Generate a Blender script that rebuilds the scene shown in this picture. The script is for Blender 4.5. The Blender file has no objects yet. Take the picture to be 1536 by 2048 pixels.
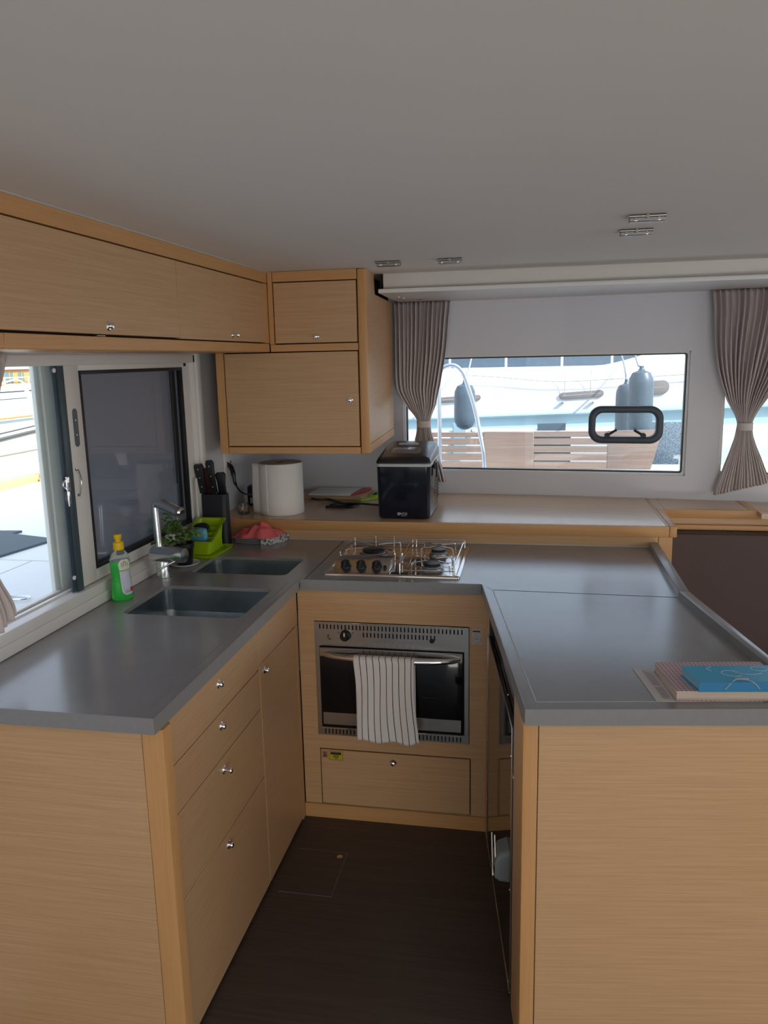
import bpy, bmesh, math, random
from mathutils import Vector, Matrix
random.seed(7)
PI = math.pi
# ---------------------------------------------------------------- camera
scn = bpy.context.scene
yaw, pit, rol, FPX = 0.18958183, 0.19218881, 0.02088861, 1579.96
fw = Vector((-math.sin(yaw)*math.cos(pit), math.cos(yaw)*math.cos(pit), -math.sin(pit)))
rt = Vector((math.cos(yaw), math.sin(yaw), 0)); dn = fw.cross(rt)
r2 = math.cos(rol)*rt + math.sin(rol)*dn; d2 = -math.sin(rol)*rt + math.cos(rol)*dn
cd = bpy.data.cameras.new('camera'); cam = bpy.data.objects.new('camera', cd)
scn.collection.objects.link(cam); scn.camera = cam
cd.sensor_fit = 'VERTICAL'; cd.sensor_height = 36; cd.lens = 36*FPX/2048
cd.clip_start = 0.02; cd.clip_end = 300
m = Matrix.Identity(4)
for i, a in enumerate((r2, -d2, -fw)):
    for j in range(3): m[j][i] = a[j]
m.translation = (0, 0, 1.67); cam.matrix_world = m
# ---------------------------------------------------------------- world, sun, area lights, exposure
w = bpy.data.worlds.new('world'); scn.world = w; w.use_nodes = True
nt = w.node_tree; bg = nt.nodes['Background']
sky = nt.nodes.new('ShaderNodeTexSky'); sky.sky_type = 'NISHITA'; sky.sun_disc = False
sky.sun_elevation = math.radians(50); sky.sun_rotation = math.radians(114); sky.dust_density = 2.0; sky.air_density = 1.2
hz = nt.nodes.new('ShaderNodeMix'); hz.data_type = 'RGBA'; hz.inputs['Factor'].default_value = .5; hz.inputs['B'].default_value = (3.0, 2.95, 2.85, 1)
nt.links.new(sky.outputs[0], hz.inputs['A']); nt.links.new(hz.outputs['Result'], bg.inputs[0]); bg.inputs[1].default_value = 0.33
sd = bpy.data.lights.new('sun', 'SUN'); sd.energy = 6.5; sd.angle = math.radians(.6); sd.color = (1, .96, .9)
so = bpy.data.objects.new('sun', sd); scn.collection.objects.link(so)
so.rotation_euler = Vector((.90, -.40, .78)).to_track_quat('Z', 'Y').to_euler()
def area(name, loc, rot, sx, sy, e, col):
    a = bpy.data.lights.new(name, 'AREA'); a.shape = 'RECTANGLE'; a.size = sx; a.size_y = sy; a.energy = e; a.color = col
    o = bpy.data.objects.new(name, a); scn.collection.objects.link(o); o.location = loc; o.rotation_euler = rot
    return o
# daylight coming in through the wide cockpit doorway behind the camera, and the side windows of the saloon
area('doorway_daylight', (1.9, -2.3, 1.25), (math.radians(90), 0, 0), 2.0, 1.2, 7, (1, .965, .92))
area('bounce_fill_lamp', (1.7, -2.1, .12), (math.radians(140), 0, 0), 2.2, 1.0, 36, (1, .955, .90))  # added lamp aimed upward to brighten the ceiling, imitating light off the floor
area('saloon_window_daylight', (3.35, 1.3, 1.45), (math.radians(90), 0, math.radians(90)), 3.0, .6, 7, (.9, .95, 1))
scn.view_settings.view_transform = 'Standard'; scn.view_settings.look = 'None'
scn.view_settings.gamma = 1; scn.view_settings.exposure = 0.50; scn.view_settings.use_curve_mapping = False
# ---------------------------------------------------------------- helpers
COL = scn.collection
OFF = {}
class MB:
    def __init__(s, M=None): s.bm = bmesh.new(); s.M = M
    def _fin(s, geo):
        if s.M is not None: bmesh.ops.transform(s.bm, matrix=s.M, verts=[v for v in geo if isinstance(v, bmesh.types.BMVert)])
    def box(s, x0, x1, y0, y1, z0, z1, bev=0, seg=2, M=None):
        r = bmesh.ops.create_cube(s.bm, size=1)['verts']
        for v in r: v.co = Vector(((x0+x1)/2+v.co.x*(x1-x0), (y0+y1)/2+v.co.y*(y1-y0), (z0+z1)/2+v.co.z*(z1-z0)))
        if bev:
            es = list({e for v in r for e in v.link_edges})
            r = bmesh.ops.bevel(s.bm, geom=es, offset=bev, segments=seg, profile=.5, affect='EDGES')['verts'] 
            r = list(r)
        if M is not None: bmesh.ops.transform(s.bm, matrix=M, verts=list(set(r)))
        s._fin(list(set(r))); return s
    def prism(s, pts, a0, a1, axis='z', bev=0):
        def P(p, t):
            return {'z': (p[0], p[1], t), 'y': (p[0], t, p[1]), 'x': (t, p[0], p[1])}[axis]
        lo = [s.bm.verts.new(P(p, a0)) for p in pts]; hi = [s.bm.verts.new(P(p, a1)) for p in pts]
        n = len(pts); fs = [s.bm.faces.new(lo[::-1]), s.bm.faces.new(hi)]
        for i in range(n): fs.append(s.bm.faces.new((lo[i], lo[(i+1) % n], hi[(i+1) % n], hi[i])))
        bmesh.ops.recalc_face_normals(s.bm, faces=fs)
        vs = lo+hi
        if bev:
            es = [e for e in {e for f in fs[:2] for e in f.edges}]
            vs = list(set(vs) | set(bmesh.ops.bevel(s.bm, geom=es, offset=bev, segments=2, profile=.5, affect='EDGES')['verts']))
            vs = [v for v in vs if v.is_valid]
        s._fin(vs); return s
    def plate(s, outer, holes, z0, z1):
        from mathutils.geometry import tessellate_polygon
        loops = [[Vector((p[0], p[1], 0)) for p in lp] for lp in [outer]+holes]; vs = []
        for lp in loops: vs += [s.bm.verts.new((p.x, p.y, z1)) for p in lp]
        fs = [s.bm.faces.new([vs[i] for i in t]) for t in tessellate_polygon(loops)]
        bmesh.ops.recalc_face_normals(s.bm, faces=fs)
        ex = bmesh.ops.extrude_face_region(s.bm, geom=fs)['geom']
        nv = [v for v in ex if isinstance(v, bmesh.types.BMVert)]
        for v in nv: v.co.z = z0
        bmesh.ops.recalc_face_normals(s.bm, faces=s.bm.faces)
        s._fin(vs+nv); return s
    def tube(s, path, r, n=10, closed=False, caps=True):
        P = [Vector(p) for p in path]; N = len(P); rr = r if isinstance(r, (list, tuple)) else [r]*N
        rings = []; up = None
        for i in range(N):
            if closed: t = (P[(i+1) % N]-P[i-1]).normalized()
            else: t = (P[min(i+1, N-1)]-P[max(i-1, 0)]).normalized()
            if up is None:
                up = Vector((0, 0, 1)) if abs(t.z) < .9 else Vector((1, 0, 0))
            a = t.cross(up).normalized(); b = a.cross(t).normalized(); up = b
            rings.append([s.bm.verts.new(P[i]+(a*math.cos(2*PI*k/n)+b*math.sin(2*PI*k/n))*rr[i]) for k in range(n)])
        fs = []
        for i in range(N if closed else N-1):
            A, B = rings[i], rings[(i+1) % N]
            for k in range(n): fs.append(s.bm.faces.new((A[k], A[(k+1) % n], B[(k+1) % n], B[k])))
        if caps and not closed: fs += [s.bm.faces.new(rings[0][::-1]), s.bm.faces.new(rings[-1])]
        bmesh.ops.recalc_face_normals(s.bm, faces=fs)
        s._fin([v for q in rings for v in q]); return s
    def lathe(s, prof, c, n=24, axis=(0, 0, 1)):
        R = Vector((0, 0, 1)).rotation_difference(Vector(axis).normalized()).to_matrix(); c = Vector(c)
        rings = []
        for (r, z) in prof:
            if r < 1e-6: rings.append([s.bm.verts.new(c+R@Vector((0, 0, z)))])
            else: rings.append([s.bm.verts.new(c+R@Vector((r*math.cos(2*PI*k/n), r*math.sin(2*PI*k/n), z))) for k in range(n)])
        fs = []
        for A, B in zip(rings, rings[1:]):
            for k in range(n):
                a, b = A[k % len(A)], A[(k+1) % len(A)]; d, e = B[k % len(B)], B[(k+1) % len(B)]
                q = []
                for v in (a, b, e, d):
                    if v not in q: q.append(v)
                if len(q) > 2: fs.append(s.bm.faces.new(q))
        bmesh.ops.recalc_face_normals(s.bm, faces=fs)
        s._fin([v for q in rings for v in q]); return s
    def loft(s, loops, caps=True):
        L = [[s.bm.verts.new(p) for p in lp] for lp in loops]; n = len(L[0]); fs = []
        for A, B in zip(L, L[1:]):
            for k in range(n): fs.append(s.bm.faces.new((A[k], A[(k+1) % n], B[(k+1) % n], B[k])))
        if caps: fs += [s.bm.faces.new(L[0][::-1]), s.bm.faces.new(L[-1])]
        bmesh.ops.recalc_face_normals(s.bm, faces=fs)
        s._fin([v for q in L for v in q]); return s
    def grid(s, F, nu, nv, th=0):
        V = [[s.bm.verts.new(F(i/nu, j/nv)) for j in range(nv+1)] for i in range(nu+1)]
        fs = [s.bm.faces.new((V[i][j], V[i+1][j], V[i+1][j+1], V[i][j+1])) for i in range(nu) for j in range(nv)]
        bmesh.ops.recalc_face_normals(s.bm, faces=fs)
        if th: bmesh.ops.solidify(s.bm, geom=fs, thickness=th)
        s._fin(list(s.bm.verts) if s.M is not None else []); return s
def rrect(x0, x1, y0, y1, r, n=5):
    o = []
    for cx, cy, a in ((x1-r, y1-r, 0), (x0+r, y1-r, 90), (x0+r, y0+r, 180), (x1-r, y0+r, 270)):
        for k in range(n+1):
            t = math.radians(a+90*k/n); o.append((cx+r*math.cos(t), cy+r*math.sin(t)))
    return o
def arc(pts, n=6, r=.02):
    """round the corners of a poly-line"""
    P = [Vector(p) for p in pts]; o = [P[0]]
    for i in range(1, len(P)-1):
        a = (P[i-1]-P[i]); b = (P[i+1]-P[i]); q = min(r, a.length*.49, b.length*.49)
        A = P[i]+a.normalized()*q; B = P[i]+b.normalized()*q
        for k in range(n+1):
            t = k/n; o.append(A*(1-t)**2+P[i]*2*t*(1-t)+B*t*t)
    o.append(P[-1]); return o
def link(name, mesh, mats, parent, ang):
    if not isinstance(mats, (list, tuple)): mats = [mats]
    for mm in mats: mesh.materials.append(mm)
    o = bpy.data.objects.new(name, mesh); COL.objects.link(o)
    if parent is not None:
        off = OFF[parent]; mesh.transform(Matrix.Translation(-off)); o.parent = parent; OFF[o] = off
    else:
        vs = [v.co for v in mesh.vertices]
        c = Vector(((min(v.x for v in vs)+max(v.x for v in vs))/2, (min(v.y for v in vs)+max(v.y for v in vs))/2, min(v.z for v in vs)))
        mesh.transform(Matrix.Translation(-c)); o.location = c; OFF[o] = c
    return o
def obj(name, mb, mat, parent=None, ang=38):
    bm = mb.bm; c = math.radians(ang)
    for f in bm.faces: f.smooth = True
    for e in bm.edges:
        if len(e.link_faces) == 2: e.smooth = e.calc_face_angle(0) < c
    me = bpy.data.meshes.new(name); bm.to_mesh(me); bm.free()
    return link(name, me, mat, parent, ang)
def tag(o, label, cat, group=None):
    o['label'] = label; o['category'] = cat
    if group: o['group'] = group
    return o
def thing(name, label, cat, loc, group=None):
    o = bpy.data.objects.new(name, None); COL.objects.link(o); o.location = loc; o.empty_display_size = .05
    OFF[o] = Vector(loc); return tag(o, label, cat, group)
def struct(name, mb, mat, parent=None, ang=38):
    o = obj(name, mb, mat, parent, ang)
    if parent is None: o['kind'] = 'structure'
    return o
def text(name, body, size, M, mat, parent, ext=.0004, align='CENTER'):
    cu = bpy.data.curves.new('t', 'FONT'); cu.body = body; cu.size = size; cu.extrude = ext; cu.align_x = align; cu.resolution_u = 3
    t = bpy.data.objects.new('t', cu); COL.objects.link(t)
    dg = bpy.context.evaluated_depsgraph_get(); me = bpy.data.meshes.new_from_object(t.evaluated_get(dg))
    bpy.data.objects.remove(t); me.transform(M); me.name = name; me.materials.clear()
    return link(name, me, mat, parent, 30)
# ---------------------------------------------------------------- materials
def mat(name, col, rough=.5, metal=0, spec=.5, nz=None, bump=0, trans=0, ior=1.45, coat=0, sheen=0, col2=None, alpha=1, sss=0):
    """nz = (scale xyz, detail, contrast) : a noise that mixes col with col2"""
    m = bpy.data.materials.new(name); m.use_nodes = True; n = m.node_tree.nodes; l = m.node_tree.links; b = n['Principled BSDF']
    b.inputs['Base Color'].default_value = (*col, 1); b.inputs['Roughness'].default_value = rough; b.inputs['Metallic'].default_value = metal
    b.inputs['Specular IOR Level'].default_value = spec; b.inputs['Transmission Weight'].default_value = trans; b.inputs['IOR'].default_value = ior
    b.inputs['Coat Weight'].default_value = coat; b.inputs['Coat Roughness'].default_value = .12; b.inputs['Alpha'].default_value = alpha
    if nz:
        tc = n.new('ShaderNodeTexCoord'); mp = n.new('ShaderNodeMapping'); mp.inputs['Scale'].default_value = nz[0]
        t = n.new('ShaderNodeTexNoise'); t.inputs['Scale'].default_value = 1; t.inputs['Detail'].default_value = nz[1]; t.inputs['Roughness'].default_value = .62
        l.new(tc.outputs['Object'], mp.inputs[0]); l.new(mp.outputs[0], t.inputs['Vector'])
        cr = n.new('ShaderNodeMapRange'); cr.inputs[1].default_value = .5-nz[2]; cr.inputs[2].default_value = .5+nz[2]; l.new(t.outputs[0], cr.inputs[0])
        if col2:
            mx = n.new('ShaderNodeMix'); mx.data_type = 'RGBA'; mx.inputs['A'].default_value = (*col, 1); mx.inputs['B'].default_value = (*col2, 1)
            l.new(cr.outputs[0], mx.inputs['Factor']); l.new(mx.outputs['Result'], b.inputs['Base Color'])
        if bump:
            bp = n.new('ShaderNodeBump'); bp.inputs['Strength'].default_value = bump; bp.inputs['Distance'].default_value = .001
            l.new(t.outputs[0], bp.inputs['Height']); l.new(bp.outputs[0], b.inputs['Normal'])
    return m
DW = (.50, .290, .142); DW2 = (.605, .372, .200)
TW = (.54, .275, .105); TW2 = (.62, .335, .135)
M_door = mat('oak_veneer', DW, .38, nz=((4, 4, 240), 4, .22), col2=DW2, bump=.15)
M_doorv = mat('oak_veneer_top', DW, .26, nz=((4, 240, 240), 4, .22), col2=DW2, bump=.05)
M_trim = mat('solid_wood_horizontal', TW, .38, nz=((5, 5, 160), 4, .25), col2=TW2, bump=.1)
M_post = mat('solid_wood_vertical', TW, .38, nz=((160, 160, 5), 4, .25), col2=TW2, bump=.1)
M_shelf = mat('shelf_top', (.55, .35, .21), .22, nz=((3, 200, 200), 4, .25), col2=(.62, .42, .26), bump=.05)
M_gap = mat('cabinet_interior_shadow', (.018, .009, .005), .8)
M_counter = mat('grey_laminate', (.225, .215, .212), .2, spec=.85, nz=((7, 7, 7), 6, .25), col2=(.26, .25, .245), bump=.02)
M_counter_edge = mat('grey_edging', (.22, .213, .213), .28, nz=((60, 60, 60), 3, .3), col2=(.24, .233, .233))
M_white_line = mat('pale_joint', (.5, .49, .48), .5)
M_floor = mat('dark_floor', (.050, .036, .030), .42, nz=((3, 90, 3), 5, .28), col2=(.095, .070, .058), bump=.2)
M_ceil = mat('headliner', (.76, .715, .67), .85, nz=((2, 2, 2), 2, .3), col2=(.78, .735, .69))
M_wall = mat('white_gelcoat_panel', (.67, .67, .72), .5, nz=((3, 3, 3), 2, .3), col2=(.69, .69, .74))
M_frame = mat('white_aluminium', (.72, .70, .68), .35)
M_gasket = mat('black_rubber', (.012, .013, .017), .4)
M_strip = mat('blue_grey_strip', (.05, .075, .095), .35)
M_blind = mat('grey_roller_screen', (.50, .52, .57), .8, nz=((400, 400, 400), 2, .3), col2=(.53, .55, .60))
M_chrome = mat('chrome', (.85, .85, .86), .06, 1)
M_steel = mat('brushed_steel', (.52, .50, .48), .24, 1, nz=((4, 300, 300), 3, .3), col2=(.60, .58, .56))
M_sink = mat('sink_steel', (.30, .33, .34), .24, 1, nz=((30, 30, 30), 4, .3), col2=(.44, .48, .49))
M_blackgl = mat('black_glass', (.006, .006, .008), .05)
M_fridge = mat('fridge_panel', (.018, .012, .011), .06, spec=.6)
M_blackpl = mat('black_plastic', (.010, .011, .014), .32)
M_rubberbk = mat('matt_black', (.014, .016, .024), .5)
M_curtain = mat('taupe_curtain', (.58, .51, .50), .9, nz=((300, 300, 300), 2, .3), col2=(.63, .56, .55), sheen=.2)
M_paper = mat('paper', (.72, .69, .66), .9, nz=((250, 250, 250), 2, .3), col2=(.76, .73, .70), bump=.2)
M_lime = mat('lime_plastic', (.36, .55, .012), .3)
M_red = mat('coral_cloth', (.62, .10, .11), .9, nz=((400, 400, 400), 2, .3), col2=(.70, .14, .14), bump=.3)
M_white = mat('white_plastic', (.75, .74, .73), .4)
M_hull = mat('white_gelcoat', (.82, .83, .84), .25)
M_deck = mat('deck_gelcoat', (.74, .79, .80), .5, nz=((90, 90, 90), 2, .3), col2=(.78, .83, .84), bump=.1)
M_teak = mat('teak', (.17, .105, .075), .6, nz=((3, 40, 120), 5, .25), col2=(.30, .20, .145), bump=.2)
M_leather = mat('brown_leather', (.085, .05, .046), .6, nz=((90, 90, 90), 3, .3), col2=(.095, .056, .052), bump=.3)
M_ss = mat('stainless_tube', (.75, .76, .78), .15, 1)
def glass(name, haze, col=(1, 1, 1), refl=.06):
    m = bpy.data.materials.new(name); m.use_nodes = True; n = m.node_tree.nodes; l = m.node_tree.links
    n.remove(n['Principled BSDF']); out = n['Material Output']
    t = n.new('ShaderNodeBsdfTransparent'); t.inputs[0].default_value = (*col, 1)
    d = n.new('ShaderNodeBsdfDiffuse'); d.inputs[0].default_value = (.7, .78, .85, 1)
    tr = n.new('ShaderNodeBsdfTranslucent'); tr.inputs[0].default_value = (.7, .78, .85, 1)
    a0 = n.new('ShaderNodeAddShader'); l.new(d.outputs[0], a0.inputs[0]); l.new(tr.outputs[0], a0.inputs[1])
    nz = n.new('ShaderNodeTexNoise'); nz.inputs['Scale'].default_value = 90; nz.inputs['Detail'].default_value = 5
    mr = n.new('ShaderNodeMapRange'); mr.inputs[1].default_value = .35; mr.inputs[2].default_value = .75; mr.inputs[3].default_value = haze*.6; mr.inputs[4].default_value = haze*1.7
    l.new(nz.outputs[0], mr.inputs[0])
    m1 = n.new('ShaderNodeMixShader'); l.new(mr.outputs[0], m1.inputs[0]); l.new(t.outputs[0], m1.inputs[1]); l.new(a0.outputs[0], m1.inputs[2])
    g = n.new('ShaderNodeBsdfGlossy'); g.inputs['Roughness'].default_value = .02
    m2 = n.new('ShaderNodeMixShader'); lw = n.new('ShaderNodeLayerWeight'); lw.inputs[0].default_value = .5; pw = n.new('ShaderNodeMath'); pw.operation = 'POWER'; pw.inputs[1].default_value = 4; l.new(lw.outputs['Facing'], pw.inputs[0])
    fr = n.new('ShaderNodeMath'); fr.operation = 'MULTIPLY_ADD'; fr.inputs[1].default_value = .6; fr.inputs[2].default_value = refl*.6; l.new(pw.outputs[0], fr.inputs[0])
    l.new(fr.outputs[0], m2.inputs[0]); l.new(m1.outputs[0], m2.inputs[1]); l.new(g.outputs[0], m2.inputs[2]); l.new(m2.outputs[0], out.inputs[0])
    return m
M_glass = glass('salty_window_glass', .03, (.93, .97, 1))
M_clear = glass('clear_glass', .01)
M_pane = glass('sash_glass', .02, (.8, .82, .86))
# ---------------------------------------------------------------- room shell
def yw(x):
    P = ((-1.6, 3.945), (-.457, 3.877), (.128, 3.843), (.875, 3.752), (3.4, 3.38))
    for (a, ya), (b, yb) in zip(P, P[1:]):
        if x <= b: return ya+(yb-ya)*(x-a)/(b-a)
    return P[-1][1]
mb = MB(); mb.box(-1.5, 3.4, -2.4, 4.0, -.06, 0)
fl = struct('floor', mb, M_floor)
def floor_board(x0, x1, y0, y1):
    mb = MB(); mb.box(x0, x1, y0, y1, -.002, .0025, .001, 1); return obj('floor_board', mb, M_floor, fl)
# hatch lid let into the floor and its thin pale joint
mb = MB()
for a in ((-.783, -.608, 2.372, 2.376), (-.783, -.605, 2.145, 2.149)): mb.box(*a, 0, .0012)
mb.box(-.611, -.607, 2.147, 2.374, 0, .0012); 
obj('hatch_joint', mb, mat('worn_joint', (.13, .11, .10), .6), fl)
mb = MB(); mb.box(-.778, -.613, 2.151, 2.370, 0, .001); hl = obj('hatch_lid', mb, M_floor, fl)
mb = MB(); mb.lathe([(0, .0015), (.008, .0015), (.010, .001)], (-.63, 2.35, 0), 16); obj('lift_ring', mb, M_steel, hl)
# ceiling panel with a soft dropped edge
mb = MB(); mb.box(-1.5, 3.4, -2.4, 3.31, 2.01, 2.06)
struct('ceiling', mb, M_ceil)
mb = MB(); mb.box(-1.5, 3.4, 3.31, 4.0, 2.015, 2.06); mb.box(-.62, 3.4, 3.312, 3.33, 1.948, 2.02, .004, 2)
struct('trim_1', mb, M_ceil)
mb = MB(); mb.box(-.632, -.626, 3.311, 3.33, 1.948, 2.01); struct('trim_2', mb, M_gap)
# white pelmet shelf carrying the curtain tracks
mb = MB()
pts = [(-.632, 3.27), (-.632, 3.29), (-.64, 3.5), (-.645, yw(-.64)-.005)]+[(x, yw(x)-.003) for x in (-.457, .128, .875, 3.38)]+[(3.38, 3.16), (1.5, 3.235), (.4, 3.262)]
mb.prism(pts, 1.93, 1.947, 'z', .003)
pm = obj('curtain_pelmet', mb, M_white); tag(pm, 'long white pelmet board running above the curtains under the ceiling', 'pelmet')
def disc(name, x, y, z, r, parent, m=M_chrome):
    mb = MB(); mb.lathe([(0, -.004), (r*.7, -.004), (r, 0), (r, .001), (0, .001)], (x, y, z), 20); return obj(name, mb, m, parent)
disc('screw_cap', -.52, 3.66, 1.93, .018, pm); disc('screw_cap', -.59, 3.5, 1.93, .008, pm); disc('screw_cap', -.575, 3.56, 1.93, .007, pm)
# back wall follows the slightly curved coachroof side, with two windows
def strip(mb, x0, x1, z0, z1, d0=0, d1=.045, n=1):
    xs = sorted({x0, x1, *[v for v in (-.457, .128, .875) if x0 < v < x1]})
    for a, b in zip(xs, xs[1:]):
        mb.prism([(a, yw(a)+d0), (b, yw(b)+d0), (b, yw(b)+d1), (a, yw(a)+d1)], z0, z1)
W2 = (-.637, .682, 1.113, 1.674); W3 = (.822, 1.9, 1.118, 1.675)
mb = MB()
strip(mb, -1.5, W2[0], 0, 2.05); strip(mb, W2[0], W2[1], 0, W2[2]); strip(mb, W2[0], W2[1], W2[3], 2.05)
strip(mb, W2[1], W3[0], 0, 2.05); strip(mb, W3[0], W3[1], 0, W3[2]); strip(mb, W3[0], W3[1], W3[3], 2.05); strip(mb, W3[1], 3.4, 0, 2.05)
struct('wall_back', mb, M_wall)
def port(name, W):
    x0, x1, z0, z1 = W; y0 = yw((x0+x1)/2)
    sl = (yw(x1)-yw(x0))/(x1-x0)
    def Y(x): return y0+sl*(x-(x0+x1)/2)
    def ring(a, b, r, d0, d1, mb):
        o = rrect(x0-a, x1+a, z0-a, z1+a, max(r+a, .003)); i = rrect(x0+b, x1-b, z0+b, z1-b, max(r-b, .003))
        for d in (0,):
            O0 = [mb.bm.verts.new((p[0], Y(p[0])+d0, p[1])) for p in o]; O1 = [mb.bm.verts.new((p[0], Y(p[0])+d1, p[1])) for p in o]
            I0 = [mb.bm.verts.new((p[0], Y(p[0])+d0, p[1])) for p in i]; I1 = [mb.bm.verts.new((p[0], Y(p[0])+d1, p[1])) for p in i]
            n = len(o)
            for k in range(n):
                q = (k+1) % n
                for A, B in ((O0, I0), (I0, I1), (I1, O1), (O1, O0)): mb.bm.faces.new((A[k], A[q], B[q], B[k]))
        bmesh.ops.recalc_face_normals(mb.bm, faces=mb.bm.faces)
    mb = MB(); ring(.004, .008, .02, -.002, .05, mb); f = struct(name, mb, M_frame)
    mb = MB(); ring(-.007, .014, .02, .022, .048, mb); obj('gasket', mb, M_gasket, f)
    mb = MB(); mb.prism([(x0+.004, Y(x0)+.03), (x1-.004, Y(x1)+.03), (x1-.004, Y(x1)+.036), (x0+.004, Y(x0)+.036)], z0+.004, z1-.004); obj('pane', mb, M_glass, f)
    return f, Y
w2, Y2 = port('window_2', W2); port('window_3', W3)
# opening-port ring on the glass of window 2, with its two dog levers
def ringmb(x0, x1, z0, z1, wd, r, ya, yb, rot=0):
    mb = MB(); o = rrect(x0, x1, z0, z1, r, 8); i = rrect(x0+wd, x1-wd, z0+wd, z1-wd, r-wd*.8, 8); n = len(o)
    L = []
    for (pp, y) in ((o, yb), (o, ya+.004), ([(a+(b-a)*.2, c+(d-c)*.2) for (a, c), (b, d) in zip(o, i)], ya), ([(a+(b-a)*.8, c+(d-c)*.8) for (a, c), (b, d) in zip(o, i)], ya), (i, ya+.004), (i, yb)):
        L.append([mb.bm.verts.new((p[0], y+(p[0]-.41)*-.1, p[1])) for p in pp])
    for A, B in zip(L, L[1:]+L[:1]):
        for k in range(n): mb.bm.faces.new((A[k], A[(k+1) % n], B[(k+1) % n], B[k]))
    bmesh.ops.recalc_face_normals(mb.bm, faces=mb.bm.faces); return mb
M_ringp = mat('charcoal_plastic', (.030, .040, .055), .4)
rg = obj('port_ring', ringmb(.252, .582, 1.257, 1.430, .031, .058, Y2(.41)-.004, Y2(.41)+.03), mat('port_ring_plastic', (.05, .066, .09), .4), w2)
for x, s in ((.335, 1), (.495, -1)):
    mb = MB(); y = Y2(x)
    mb.lathe([(0, -.006), (.012, -.006), (.012, .02), (0, .02)], (x, y, 1.296), 14, (0, -1, 0))
    mb.tube([(x, y-.012, 1.296), (x+s*.042, y-.012, 1.322)], .006, 8)
    obj('dog_lever', mb, M_rubberbk, rg)
# left wall with the sliding window
mb = MB(); X0, X1 = -1.41, -1.355
WY0, WY1, WZ0, WZ1 = .75, 3.06, .985, 1.70
mb.box(X0, X1, -2.4, WY0, 0, 2.05); mb.box(X0, X1, WY1, 4.0, 0, 2.05); mb.box(X0, X1, WY0, WY1, 0, WZ0); mb.box(X0, X1, WY0, WY1, WZ1, 2.05)
struct('wall_left', mb, M_wall)
w1 = struct('window_1', (lambda mb: (mb.box(-1.43, -1.345, WY0, WY1, .950, .9875, .003), mb.box(-1.375, -1.340, WY0, WY1+.01, .9205, .956, .004),
      mb.box(-1.43, -1.35, 3.03, 3.062, .985, 1.70, .003), mb.box(-1.375, -1.340, 3.045, 3.085, .925, 1.705, .004), mb.box(-1.43, -1.35, WY0, WY1, 1.668, 1.70, .003), mb.box(-1.43, -1.35, WY0, WY0+.03, .985, 1.7, .003),
      mb.box(-1.43, -1.415, WY0, WY1, .987, .995), mb.box(-1.398, -1.388, WY0, 2.13, .987, .993), mb.box(-1.45, -1.43, WY0, WY1, .955, .985, .002))[-1])(MB()), M_frame)
# outer fixed mullion panel, pale
mb = MB(); mb.box(-1.440, -1.425, 2.092, 2.119, .985, 1.70, .004); mb.box(-1.435, -1.42, 2.121, 2.25, .985, 1.70, .002)
obj('mullion', mb, mat('pale_green_grey', (.72, .79, .77), .4), w1)
# inner sliding sash, right half
def frame_mb(y0, y1, z0, z1, bl, br, bb, bt, xa, xb, bev=.003):
    mb = MB(); mb.box(xa, xb, y0, y0+bl, z0, z1, bev); mb.box(xa, xb, y1-br, y1, z0, z1, bev)
    mb.box(xa, xb, y0+bl-.001, y1-br+.001, z0, z0+bb, bev); mb.box(xa, xb, y0+bl-.001, y1-br+.001, z1-bt, z1, bev); return mb
sa = obj('sash', frame_mb(2.143, 3.035, .990, 1.690, .090, .075, .04, .04, -1.405, -1.368), M_frame, w1)
obj('sash_gasket', frame_mb(2.231, 2.962, 1.028, 1.652, .012, .014, .014, .012, -1.385, -1.3665, .001), M_gasket, sa)
mb = MB(); mb.box(-1.394, -1.390, 2.235, 2.96, 1.03, 1.65); obj('sash_pane', mb, M_pane, sa)
mb = MB(); mb.box(-1.41, -1.400, 2.235, 2.96, 1.03, 1.65); obj('roller_screen', mb, M_blind, w1)
mb = MB(); mb.box(-1.389, -1.3865, 2.890, 2.896, 1.2, 1.64); mb.box(-1.389, -1.385, 2.91, 2.93, 1.1, 1.64); obj('edge_profile', mb, M_gasket, sa)
mb = MB(); mb.box(-1.375, -1.360, 2.112, 2.142, .984, 1.696, .002); mb.box(-1.373, -1.366, 2.092, 2.113, .99, 1.69, .001); st = obj('brush_strip', mb, M_strip, w1)
for z in (1.655, 1.035):
    mb = MB(); mb.lathe([(0, .002), (.003, .002), (.004, .003), (.007, .003), (.007, 0)], (-1.366, 2.101, z), 12, (1, 0, 0)); obj('screw_head', mb, M_white, st)
mb = MB()
mb.prism([(2.19+p[0], 1.482+p[1]) for p in rrect(-.012, .012, -.058, .058, .0119, 6)], -1.368, -1.366, 'x'); ph = obj('finger_pull', mb, mat('pull_grey', (.09, .115, .14), .35), sa)
for z in (1.46, 1.505): 
    mb = MB(); mb.lathe([(0, .0015), (.003, .001), (.0035, 0)], (-1.366, 2.19, z), 10, (1, 0, 0)); obj('screw_head', mb, M_steel, ph)
mb = MB(); c = [(-1.362, 2.172+.012*math.sin(t*PI), 1.355-.075*t) for t in [i/10 for i in range(11)]]; mb.tube(c, .0022, 8)
for z in (1.357, 1.278): mb.lathe([(0, .004), (.005, .003), (.006, 0)], (-1.368, 2.172, z), 12, (1, 0, 0))
obj('catch', mb, M_chrome, sa)
mb = MB(); mb.box(-1.364, -1.354, 2.098, 2.114, 1.30, 1.345, .003); mb.tube([(-1.359, 2.098-.014*math.sin(t*PI), 1.34-.035*t) for t in [i/10 for i in range(11)]], .0022, 8)
mb.box(-1.366, -1.356, 2.102, 2.112, 1.255, 1.30, .001); obj('latch', mb, M_chrome, st)
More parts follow.
